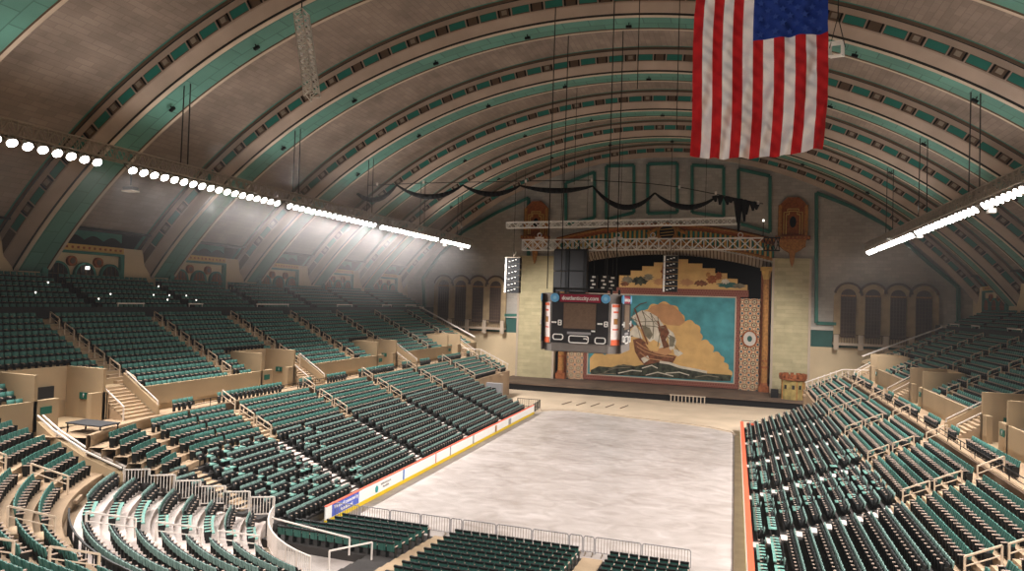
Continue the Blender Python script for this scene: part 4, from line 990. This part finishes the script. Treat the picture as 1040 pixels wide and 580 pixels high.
# ================================================================== RIGGING
def box_truss(p0, p1, w, h, bay, m, name, label, chord=.08, lace=.045, x=False):
    p0 = Vector(p0); p1 = Vector(p1); d = (p1 - p0); L = d.length; d.normalize(); up = Vector((0, 0, 1)) if abs(d.z) < .8 else Vector((0, 1, 0)); s = d.cross(up).normalized(); up = s.cross(d).normalized()
    r = empty(name, p0, label=label, cat='truss'); n = max(1, int(round(L / bay)))
    cs = [s * (a * w / 2) + up * (c * h / 2) for a, c in ((-1, -1), (1, -1), (1, 1), (-1, 1))]
    for c in cs: b = MB(); b.bar(c, c + d * L, chord); b.build('chord', m, r)
    b = MB()
    for i in range(n):
        a = d * (L * i / n); c = d * (L * (i + 1) / n); mm = (a + c) / 2
        for q in range(4):
            u0, u1 = cs[q], cs[(q + 1) % 4]
            if x: b.bar(u0 + a, u1 + c, lace); b.bar(u1 + a, u0 + c, lace)
            else: b.bar(u0 + a, u1 + mm, lace); b.bar(u1 + mm, u0 + c, lace)
            b.bar(u0 + a, u1 + a, lace)
    b.build('lacing', m, r); return r
TZ = 24.7
Y0T, Y1T = 24.0, 109.5
for sd, nm in ((-1, 'left'), (1, 'right')):
    X = sd * 30.0; ye = Y1T if sd < 0 else 103.5; y0 = Y0T if sd < 0 else 36
    zz = TZ - (.0 if sd < 0 else 1.0)
    t = box_truss((X, y0, zz), (X, ye, zz), .9, .9, 1.0, TRUSSD, 'lighting_truss', 'long lattice lighting truss hanging under the %s side of the vault' % nm)
    n = int((ye - y0) / 1.0) - 1; LP = None; c = 0
    dirv = Vector((-sd * .74, -.12, -.66)).normalized(); q = dirv.to_track_quat('-Z', 'Y')
    for i in range(n):
        y = y0 + .8 + i * 1.0
        if sd < 0 and 37.7 < y < 38.9: continue
        if int(y) % 19 == 0 and y > 45: continue
        c += 1
        if LP is None:
            LP = empty('arena_floodlight', (0, 0, 0)); 
            b = MB(); b.bar((0, 0, 0), (0, 0, .34), .62, 0, 14, .4); b.bar((0, 0, .34), (0, 0, .62), .3, 0, 10, .22); b.build('housing', TRUSS, LP)
            b = MB(); b.bar((0, 0, -.02), (0, 0, .0), .58, 0, 16); b.build('lens', LAMP, LP)
            b = MB(); b.path([(-.36, 0, .2), (-.36, 0, .75), (.36, 0, .75), (.36, 0, .2)], .04); b.build('yoke', BLKM, LP); kids(LP); f = LP
        else: f = copy_tree(LP)
        f.location = (X - sd * .25, y, zz - .95); f.rotation_mode = 'QUATERNION'; f.rotation_quaternion = q
        tag(f, 'lit floodlight hanging under the %s truss, %s from its near end' % (nm, ordn(c)), 'floodlight', 'floodlights under the %s truss' % nm)
    for j, y in enumerate((45, 60, 75, 90, 104)):
        if y > ye: continue
        r = empty('hanger_cable', (X, y, zz + .45), label='pair of dark steel cables from the %s rib to the %s truss' % (ordn(j + 3), nm), cat='cable', group='truss hanger cables')
        ztop = VZ + math.sqrt(VR ** 2 - X * X) - zz - .4
        for o_ in (-.35, .35): b = MB(); b.bar((o_, 0, 0), (o_ * .9, 0, ztop), .07); b.build('strand', CABLE, r)
    # actual light of the lamps (the rows go on behind the camera)
    for y in np.arange(-12, ye - 2, 2.8):
        li = bpy.data.lights.new('floodlight_beam', 'SPOT'); li.energy = LAMP_W; li.spot_size = 104 * D; li.spot_blend = .55; li.shadow_soft_size = .35; li.color = (1, .955, .92)
        lo = bpy.data.objects.new('floodlight_beam', li); COL.objects.link(lo); lo.location = (X - sd * .75, y, zz - 1.4); lo.rotation_euler = Vector((-sd * .55, .05 if y < 84 else .45, -.83)).to_track_quat('-Z', 'Y').to_euler()
    for y in np.arange(30, ye - 2, 9.1):  # added upward spots above the truss brighten the vault; no fixtures belong to them
        li = bpy.data.lights.new('added_vault_fill', 'SPOT'); li.energy = VAULT_FILL_W; li.spot_size = 165 * D; li.spot_blend = .5; li.shadow_soft_size = .4; li.color = (1, .955, .92)
        lo = bpy.data.objects.new('added_vault_fill', li); COL.objects.link(lo); lo.location = (X - sd * .9, y, zz + .9); lo.rotation_euler = Vector((-sd * .2, 0, .98)).to_track_quat('-Z', 'Y').to_euler()
r = empty('junction_box', (-30.1, 40, 22.4), label='small grey box hanging below the left lighting truss', cat='box'); b = MB(); b.bx(-.45, .45, -.3, .3, -.1, .15); b.build('box_body', DGREY, r); b = MB(); b.bar((0, 0, .3), (0, 0, 1.8), .06); b.build('drop_rod', CABLE, r); b = MB(); b.bx(-.5, .5, -.35, .35, -.2, -.1); b.build('box_base', TRUSS, r)
for j, (u, v, X) in enumerate([(452, 249, -30), (469, 253, -30), (727 if 0 else 903, 243, 30), (934, 240, 30), (1007, 214, 30)]):
    pt = CAM + (ROT @ np.array([u - 520., v - 290., FPX])) * ((X - 13) / (ROT @ np.array([u - 520., v - 290., FPX]))[0])
    r = empty('drop_lamp', pt, label='small pale lamp hanging below the %s truss, %s from the stage' % ('left' if X < 0 else 'right', ordn([2, 1, 1, 2, 3][j])), cat='lamp', group='small drop lamps')
    b = MB(); b.bx(-.25, .25, -.22, .22, -.18, .18); b.build('lamp_body', TRUSS, r); b = MB(); b.bar((0, 0, .25), (0, 0, 1.2), .05); b.build('drop_rod', CABLE, r); b = MB(); b.bx(-.2, .2, -.25, -.22, -.13, .1); b.build('lamp_face', TINY, r)
# stage trusses
box_truss(W(515, 229, 107), W(752, 224.5, 107), .8, .9, 1.9, TRUSS, 'stage_truss', 'long straight white box truss hanging high before the stage', chord=.17, lace=.12)
box_truss(W(531, 249, 109), W(775, 247.5, 109), .9, 1.7, 1.7, TRUSS, 'stage_truss', 'wide pale lattice truss with lamps right before the proscenium arch', chord=.13, lace=.1, x=True)
box_truss(W(776, 248, 109), W(792, 248, 109), .8, 1.9, 1.2, BLKM, 'end_truss', 'short black truss piece at right end of the lower stage truss', chord=.14, lace=.1)
for j, u in enumerate((548, 628, 663, 752)):
    p = W(u, 241, 109); r = empty('hoist', p, label='pale chain hoist standing on the lower stage truss, %s from left' % ordn(j + 1), cat='hoist', group='chain hoists'); b = MB(); b.path([(.35 * math.cos(t * PI / 4), 0, .35 + .35 * math.sin(t * PI / 4)) for t in range(9)], .12); b.build('hoist_ring', RAILW, r); b = MB(); b.bx(-.7, .7, -.2, .2, -.25, 0); b.build('hoist_plate', RAILW, r)
r = empty('lamp_pole', W(775, 240, 109), label='thin dark pole with small light at right truss end', cat='pole'); b = MB(); b.bar((0, 0, 0), (0, 0, 2.2), .1); b.build('pole', CABLE, r); b = MB(); b.bx(-.12, .12, -.12, .12, 2.2, 2.5); b.build('lamp', TINY, r)
def line_array(u0, u1, v0, v1, y, label, cols=1, pale=True, mesh=True):
    p0 = W(u0, v0, y); p1 = W(u1, v1, y); w_ = abs(p1[0] - p0[0]); h = abs(p0[2] - p1[2]); c = (p0 + p1) / 2; r = empty('line_array_speaker', (c[0], y, p1[2]), label=label, cat='speaker')
    n = 6
    for k in range(n):
        z1 = h * (1 - k / n) - .03; z0 = h * (1 - (k + 1) / n) + .03; b = MB(); sh = -.25 * (k / n) ** 2
        b.prism([(-.6 + sh, z0), (.5 + sh, z0 + .05), (.5 + sh, z1), (-.6 + sh, z1)], 'x', -w_ / 2, w_ / 2); b.build('cabinet', BLKM, r)
        if mesh: b = MB(); b.bx(-w_ / 2 + .08, -w_ / 2 + .35, -.66 + sh, -.6 + sh, z0, z1); [b.box((w_ * .18 * q, -.64 + sh, (z0 + z1) / 2 + .12 * q), (.28, .06, .14)) for q in (-1, 0.2, 1.3)]; b.build('speaker_grille', TRUSS if pale else DGREY, r)
    b = MB(); b.bx(-w_ / 2, w_ / 2, -.5, .5, h, h + .15); b.bar((0, 0, h), (0, 0, h + 2.4), .12); b.bar((0, 0, h + .1), (.5, 0, h + 1.2), .1); b.build('fly_frame', TRUSSD, r)
line_array(514, 528, 262, 298, 107.5, 'tall line array speaker hanging beside left end of the stage truss')
line_array(674, 688, 260, 297, 107.5, 'tall pale line array speaker hanging near the centre of the stage')
for u0, u1, nm_ in ((564, 578, 'left'), (580, 596, 'right')):
    p0 = W(u0, 254, 107.5); p1 = W(u1, 297, 107.5); w_ = p1[0] - p0[0]; h = p0[2] - p1[2]; r = empty('subwoofer_stack', ((p0[0] + p1[0]) / 2, 107.5, p1[2]), label='%s one of two big dark speaker cabinets hanging above the scoreboard' % nm_, cat='speaker', group='dark hanging speaker cabinets')
    for k in range(2):
        b = MB(); b.bx(-w_ / 2, w_ / 2, -.8, .8, h * k / 2 + .04, h * (k + 1) / 2 - .04); q = b.build('cabinet', BLKM, r)
        g = MB(); g.bx(-w_ / 2 + .1, w_ / 2 - .5, -.86, -.8, h * k / 2 + .15, h * (k + 1) / 2 - .15); g.build('front_grille', DGREY, q)
    b = MB(); b.bar((0, 0, h), (0, 0, h + 1.2), .15); b.bx(-w_ / 2, w_ / 2, -.4, .4, h - .03, h + .15); b.build('fly_frame', BLKM, r)
for j, (u, v) in enumerate([(603, 287), (614, 287), (622, 288)]):
    p = W(u, v, 112); r = empty('stage_light', p, label='hanging stage light cluster over the stage, %s from left' % ordn(j + 1), cat='stage light', group='stage lights above the scoreboard'); b = MB(); b.bx(-.6, .6, -.4, .4, -1.2, 1.2); b.build('light_body', BLKM, r)
    b = MB(); [b.box((-.2 + .3 * (k % 2), -.45, -.9 + .6 * k), (.55, .1, .28), 0) for k in range(4)]; b.build('light_face', TRUSS, r); b = MB(); b.bar((0, 0, 1.2), (0, 0, 5.8), .07); b.build('drop_cable', CABLE, r)
# cables from the vault to the stage rigging and scoreboard
def vcable(x, y, z0, label, w_=.06):
    z1 = VZ + math.sqrt((VR + 1) ** 2 - x * x); b = MB(); b.bar((0, 0, 0), (0, 0, z1 - z0), w_); o = b.build('rigging_cable', CABLE); o.location = (x, y, z0); tag(o, label, 'cable', 'thin vertical rigging cables')
for j, x in enumerate((-21.5, -19.9, -13.7, -9.5, -4.2, 3.4, 8.5, 13.2)): vcable(x, 107, 27.9 if x > -21 else 22.5, 'thin vertical cable above the stage trusses, %s from left' % ordn(j + 1))
for j, (x, y) in enumerate(((-2.6, 58.2), (2.6, 58.2), (-2.6, 63.2), (2.6, 63.2))): vcable(x, y, 16.1, 'thin vertical cable above the scoreboard, at its %s corner' % ('near left', 'near right', 'far left', 'far right')[j], .07)
for j, (x, y, z) in enumerate(((6.2, 48, 30), (8.6, 52, 28), (-5.5, 80, 29))): vcable(x, y, z, 'thin loose vertical cable hanging by the flag, %s from the camera' % ordn(j + 1), .05)
# hanging ladder trusses
box_truss(W(306, 14, 42), W(317, 98, 40), .75, .75, .62, TRUSS, 'hanging_truss', 'short pale ladder truss dangling steeply below the vault, upper left', chord=.075, lace=.05)
p = W(306, 14, 42); b = MB(); b.bar((0, 0, 0), (.1, 0, VZ + math.sqrt(VR ** 2 - p[0] ** 2) - p[2] + .4), .06); o = b.build('truss_cable', CABLE); o.location = p; tag(o, 'dark cable holding up the dangling ladder truss', 'cable')
box_truss(W(847, 49, 52), W(851, 52, 58), .9, .9, .8, TRUSS, 'hanging_truss', 'small pale truss seen end-on beside the flag', chord=.08, lace=.05)
p = W(849, 40, 52); b = MB(); b.path([(-.4, 0, -.6), (.1, 0, 1.6), (.6, 0, -.6)], .05); b.bar((.1, 0, 1.6), (.1, 0, VZ + math.sqrt(VR ** 2 - p[0] ** 2) - p[2] + .4), .06); o = b.build('truss_cable', CABLE); o.location = p; tag(o, 'dark bridle cable above the small truss beside the flag', 'cable')
p = W(9, 0, 40); q = W(2, 118, 40); b = MB(); b.bar((0, 0, 0), tuple(q - p), .09); o = b.build('wall_cable', CABLE); o.location = p; tag(o, 'dark cable at the far left edge, under the vault', 'cable')
# swagged black net
NP = [(322, 190), (358, 192), (403, 188), (470, 188), (528, 188.5), (602, 189), (665, 196), (726, 201)]
sag = [8, 13, 12, 9, 5, 18, 12]
r = empty('swagged_net', W(322, 190, 85), label='black netting swagged along a thin cable before the stage arch', cat='net'); o0 = np.array(r.location)
for (a, c), s_ in zip(zip(NP, NP[1:]), sag):
    P = []; n = 14
    for i in range(n + 1):
        t = i / n; u = a[0] + (c[0] - a[0]) * t; v = a[1] + (c[1] - a[1]) * t + s_ * 4 * t * (1 - t); P.append((W(u, v, 85) - o0, .22 + .5 * math.sin(PI * t)))
    b = MB()
    for (p, w0), (q, w1) in zip(P, P[1:]): b.bar(p, q, w0, 0, 8, w1)
    b.build('swag', BLACK, r, smooth=True)
b = MB(); P = [W(u, v, 85) - o0 for u, v in [(322, 190), (383, 188), (430, 186), (528, 184), (601, 183), (660, 186.5), (690, 190), (726, 197), (775, 207)]]; b.path(P, .09); b.build('net_cable', CABLE, r)
b = MB()
for i, (u, v, l) in enumerate([(726, 199, 6), (732, 199, 9), (738, 200, 8), (743, 201, 5), (748, 202, 24), (751, 202, 33), (755, 203, 22), (759, 204, 14), (764, 205, 9), (769, 206, 7)]):
    p = W(u, v, 85) - o0; q = W(u + (-1) ** i, v + l, 85) - o0; b.bar(p, q, .75, 0, 6, .25)
b.build('net_tail', BLACK, r)
b = MB()
for u, v in [(383, 187), (430, 185), (534, 184), (601, 183), (690, 190), (727, 196), (770, 206)]: p = W(u, v, 84.8) - o0; b.box(tuple(p), (.25, .2, .35))
b.build('net_shackle', RAILW, r)

# ================================================================== SCOREBOARD
SB = empty('scoreboard', (0, 60.0, 10.55), label='four-sided hanging scoreboard with dark screen above the rink', cat='scoreboard')
lx = lambda x: (x - 322) * .0140; lz = lambda y: (510 - y) * .0136
SBG = mat('scoreboard grey', srgb(120, 112, 106), .6); SBD = mat('scoreboard dark', srgb(46, 44, 46), .55); MAR = mat('banner maroon', srgb(150, 38, 62), .5, noise=0); LBL = mat('icon light blue', srgb(110, 178, 224), .5, noise=0)
SCR = mat('screen off', srgb(118, 96, 80), .35, noise=.03, brick=(.18, .18, .012), brick_axes='xz', mortar=.85)
HW = 2.62; HT = 5.24; CW = .95
b = MB()    # octagonal cabinet, tapering to the base
def ring(z, k): h = HW * k; c = CW * k; return [(-h, 0 + (1 - k) * 3, z), (h, (1 - k) * 3, z), (h + c, c + (1 - k) * 3, z), (h + c, 6 - c - (1 - k) * 3, z), (h, 6 - (1 - k) * 3, z), (-h, 6 - (1 - k) * 3, z), (-h - c, 6 - c - (1 - k) * 3, z), (-h - c, c + (1 - k) * 3, z)]
V = ring(0, .97) + ring(HT, 1.0); b.add(V, [tuple(range(8))[::-1], tuple(range(8, 16))] + [(k, (k + 1) % 8, 8 + (k + 1) % 8, 8 + k) for k in range(8)]); b.build('cabinet', SBG, SB)
def face(rot, main):
    ex = 0 if main else .60
    """panels of one face; rot rotates about the scoreboard axis"""
    R = Matrix.Rotation(rot, 3, 'Z')
    def place(o):
        for v in o.data.vertices:
            p = Vector((v.co.x, v.co.y - 3 - ex, v.co.z)); p = R @ p; v.co = (p.x, p.y + 3, p.z)
        return o
    def pbox(name, x0, x1, y0, y1, m, dy=.03, th=.04): b = MB(); b.bx(lx(x0), lx(x1), -dy - th + .04, .05, lz(y1), lz(y0)); return place(b.build(name, m, SB))
    pbox('main_panel', 139, 505, 182, 450, SBD, .06); pbox('top_banner', 190, 452, 132, 182, MAR, .1); pbox('banner_end', 139, 505, 128, 184, SBD, .07)
    for xc in (157, 484):
        b = MB(); b.bar((lx(xc), .0, lz(156)), (lx(xc), -.14, lz(156)), .8, 0, 20); place(b.build('round_icon', LBL, SB)); b = MB(); b.bar((lx(xc), -.14, lz(156)), (lx(xc), -.17, lz(156)), .34, 0, 10); place(b.build('icon_mark', mat('icon mark', srgb(150, 206, 236), .5, noise=0), SB))
    t = text_mesh('doatlanticcity.com', 'banner_text', .5, WHITE, (0, 0, 0), SB, width=3.3, bold=.008)
    for v in t.data.vertices: v.co.y -= .13; v.co.z += lz(157)
    place(t)
    pbox('video_screen', 217, 424, 190, 355, SCR, .12)
    for xo in (0, 296):
        pbox('score_digit', 140 + xo, 172 + xo, 313, 323, WHITE, .12)
        b = MB(); b.path([(lx(185 + xo), -.13, lz(334)), (lx(185 + xo), -.13, lz(304)), (lx(203 + xo), -.13, lz(304)), (lx(203 + xo), -.13, lz(334)), (lx(185 + xo), -.13, lz(334))], .09); b.bar((lx(185 + xo), -.13, lz(319)), (lx(203 + xo), -.13, lz(319)), .07); place(b.build('score_digit', WHITE, SB))
    pbox('name_strip', 243, 395, 376, 392, GREYP, .12); pbox('small_label', 398, 422, 362, 372, WHITE, .12)
    for x0, x1, y0, y1 in ((152, 216, 396, 430), (256, 380, 402, 446), (424, 488, 408, 444)):
        b = MB(); c = 8; P = [(x0 + c, y0), (x1 - c, y0), (x1, y0 + c), (x1, y1 - c), (x1 - c, y1), (x0 + c, y1), (x0, y1 - c), (x0, y0 + c), (x0 + c, y0)]; b.path([(lx(x), -.12, lz(y)) for x, y in P], .09)
        if x1 - x0 > 100: b.path([(lx(350), -.12, lz(418)), (lx(368), -.12, lz(418)), (lx(372), -.12, lz(424))], .09)
        place(b.build('clock_frame', WHITE, SB))
    pbox('base_panel', 145, 500, 452, 504, SBG, .05)
face(0, True); face(PI / 2, False); face(-PI / 2, False)
AD = mat('ad strip', srgb(240, 226, 220), .5, noise=0); ADO = mat('ad strip orange', srgb(228, 108, 70), .5, noise=0)
for sx in (-1, 1):                            # advert strips on the chamfered corners
    a = MB(); c0 = Vector((sx * (HW + .12), .10, 0)); c1 = Vector((sx * (HW + .82), .80, 0)); n_ = Vector((sx * .707, -.707, 0)) * .06
    def strip(z0, z1, m, nm_, k0=0, k1=1, off=1):
        b = MB(); p = c0.lerp(c1, k0) + n_ * (off - 1); q = c0.lerp(c1, k1) + n_ * (off - 1); V = []
        for z in (z0, z1):
            sh = Vector((-sx * .05 * (1 - z / HT), .06 * (1 - z / HT) , 0)); V += [p + sh + Vector((0, 0, z)), q + sh + Vector((0, 0, z)), q + sh + n_ * 1.0 + Vector((0, 0, z)), p + sh + n_ + Vector((0, 0, z))]
        b.add(V, [(0, 1, 2, 3), (4, 7, 6, 5), (0, 4, 5, 1), (1, 5, 6, 2), (2, 6, 7, 3), (3, 7, 4, 0)]); b.build(nm_, m, SB)
    strip(.75, 4.4, AD, 'corner_advert', 0, 1, 1); strip(.75, 1.25, ADO, 'advert_block', .05, .95, 1.6); strip(4.1, 4.35, ADO, 'advert_block', .1, .9, 1.6); strip(2.6, 3.1, GOLD, 'advert_block', .3, .7, 1.6); strip(3.6, 3.75, REDC, 'advert_block', .25, .75, 1.6); strip(2.1, 2.2, REDC, 'advert_block', .2, .8, 1.6)
b = MB(); [b.bx(x - .1, x + .1, y - .1, y + .1, HT, HT + .5) for x in (-2.6, 2.6) for y in (.8, 5.2)]; b.bx(-2.6, 2.6, .7, .9, HT + .3, HT + .5); b.build('lifting_frame', SBD, SB)

# ================================================================== FLAG
FL = empty('flag', (13.75, 32, 30.6), label='huge red and white striped flag with blue star field, hanging vertically', cat='flag')
FX0, FX1, FH = -2.6, 2.9, 8.75
def fpos(s, t):
    """s across 0..1 (left to right seen from the seats), t down 0..1"""
    x = FX0 + (FX1 - FX0) * s + (-.35 * (1 - s) + -.25 * s) * t * (1 if s < .5 else 1) - .1 * math.sin(t * 5 + s) ; z = -FH * t - .18 * math.sin(s * PI) * t
    y = .16 * math.sin(s * 34 + t * 4.2 + .6 * math.sin(t * 9)) * (.3 + .7 * t) + .10 * math.sin(s * 11 - t * 6) + .07 * math.sin(s * 60 + t * 18) * t + .5 * math.sin(s * 2.6 + 1) * t + .07 * math.sin(t * 40 + s * 24) + .03 * math.sin(t * 90 - s * 50)
    return (x, y, z)
b = MB(); ns, ntt = 13 * 8, 110; tc_ = .41
for j in range(ntt + 1):
    for i in range(ns + 1): b.v.append(fpos(i / ns, j / ntt))
FW = mat('flag white', srgb(238, 234, 234), .8, noise=.06, nscale=1); FB = mat('flag blue', srgb(28, 58, 140), .8, noise=.1, nscale=1)
for j in range(ntt):
    for i in range(ns):
        a = j * (ns + 1) + i; st_ = i // 8; blue = st_ >= 6 and j / ntt < tc_
        b.f.append([a, a + ns + 1, a + ns + 2, a + 1]); b.m.append(2 if blue else (0 if st_ % 2 == 0 else 1)); b.uv.append(None)
o = b.build('flag_cloth', [FRED, FW, FB], FL, smooth=True)
b = MB()
for ri in range(11):
    for ci in range(5 if ri % 2 == 0 else 4):
        t = tc_ * (.045 + ri * .091); s = 6 / 13 + 7 / 13 * ((ci + (.5 if ri % 2 == 0 else 1.0)) / 5)
        x, y, z = fpos(s, t); P = [(x + (.17 if k % 2 == 0 else .07) * math.sin(k * PI / 5), z + (.17 if k % 2 == 0 else .07) * math.cos(k * PI / 5)) for k in range(10)]
        b.prism(P, 'y', y - .07, y - .05)
b.build('star_field', mat('flag star', srgb(44, 72, 150), .8, noise=0), FL)
b = MB(); b.bar((FX0 - .3, .1, .1), (FX1 + .3, .1, .1), .14, 0, 8); b.build('top_pole', TRUSSD, FL)
b = MB(); [b.bar((x, .1, .1), (x * .9, .1, 8.0), .04) for x in (FX0, 0, FX1)]; b.build('hanging_line', CABLE, FL)
# ---- tiny lights on the dark balcony
k = 0
for u, v in [(14, 261), (36, 300), (86, 273) , (49, 282), (112, 305), (161, 289), (172, 298), (100, 309), (156, 299), (189, 305), (170, 309), (199, 311)]:
    k += 1
    d = ROT @ np.array([u - 520., v - 290., FPX]); X = -44.2 if v < 295 else (-42.4 if v < 306 else -41.2); p = CAM + d * ((X - 13) / d[0]); 
    zf_ = zb(int((.8 - X - 41) / .9)) + .95
    if u in (14, 86): continue
    o = MB(); o.box((0, 0, 0), (.09, .09, .09)); o.bar((0, 0, -.05), (0, 0, -.12), .03, 0); q = o.build('aisle_light', TINY); q.location = (X, p[1], zf_); tag(q, 'tiny white light on the dark left balcony, %s from the camera' % ordn(k), 'aisle light', 'tiny lights on the dark balcony')
# lamp inside near arch
r = empty('wall_lamp', (-46.9, 51.0, 17.0), label='small lit lamp inside the middle arch above the left balcony', cat='lamp'); b = MB(); b.bar((0, 0, 0), (0, 0, -.3), .36, 0, 10); b.build('lamp_globe', TINY, r); b = MB(); b.bar((0, 0, 0), (-.4, 0, .3), .08); b.build('lamp_bracket', BLKM, r)
# white safety rails on the balcony front
for sd, nm in ((-1, 'left'), (1, 'right')):
    for j, (a, c) in enumerate([(48, 51), (56.5, 58.5), (67, 73), (84, 88), (97, 100), (105, 109)]):
        if sd > 0 and a < 60: continue
        b = MB(); b.bx(-.06, .06, -(c - a) / 2, (c - a) / 2, 0, .12); b.bar((0, -(c - a) / 2 + .1, -.3), (0, -(c - a) / 2 + .1, .05), .06); b.bar((0, (c - a) / 2 - .1, -.3), (0, (c - a) / 2 - .1, .05), .06); o = b.build('balcony_bar', RAILW); o.location = (XC + sd * 40.5, (a + c) / 2, 13.55); tag(o, 'white bar on the %s balcony front, %s from the camera' % (nm, ordn(j + 1)), 'rail', 'white bars on the balcony fronts')

# ================================================================== LIGHT
li = bpy.data.lights.new('flag_spot', 'SPOT'); li.energy = 8000; li.spot_size = 30 * D; li.spot_blend = .5; li.shadow_soft_size = .3; li.color = (.97, .98, 1)
lo = bpy.data.objects.new('flag_spot', li); COL.objects.link(lo); lo.location = (2, 2, 30); lo.rotation_euler = (Vector((13.8, 32, 26)) - Vector((2, 2, 30))).to_track_quat('-Z', 'Y').to_euler()
wd = bpy.data.worlds.new('world'); SC.world = wd; wd.use_nodes = True; wd.node_tree.nodes['Background'].inputs[0].default_value = (1, .9, .8, 1); wd.node_tree.nodes['Background'].inputs[1].default_value = WORLD_W
# thin haze in the air, thicker around the left row of floodlights
nt = wd.node_tree; N = nt.nodes; L = nt.links
v2 = N.new('ShaderNodeVolumeScatter'); v2.inputs['Anisotropy'].default_value = .2; v2.inputs['Color'].default_value = (.97, .93, .92, 1)
gm = N.new('ShaderNodeNewGeometry'); mp = N.new('ShaderNodeMapping'); mp.inputs['Location'].default_value = (30.2 / 12, -69 / 40, -22.6 / 12); mp.inputs['Scale'].default_value = (1 / 12, 1 / 40, 1 / 12); L.new(gm.outputs['Position'], mp.inputs[0])
ln = N.new('ShaderNodeVectorMath'); ln.operation = 'LENGTH'; L.new(mp.outputs[0], ln.inputs[0])
mr = N.new('ShaderNodeMapRange'); mr.interpolation_type = 'SMOOTHSTEP'; mr.inputs['From Min'].default_value = 1; mr.inputs['From Max'].default_value = 0; mr.inputs['To Min'].default_value = HAZE; mr.inputs['To Max'].default_value = .016; L.new(ln.outputs['Value'], mr.inputs['Value'])
L.new(mr.outputs[0], v2.inputs['Density']); L.new(v2.outputs[0], N['World Output'].inputs['Volume'])
wd.cycles.volume_step_size = 6; SC.cycles.volume_max_steps = 32; SC.cycles.volume_bounces = 0
print('OBJECTS', len(bpy.data.objects))
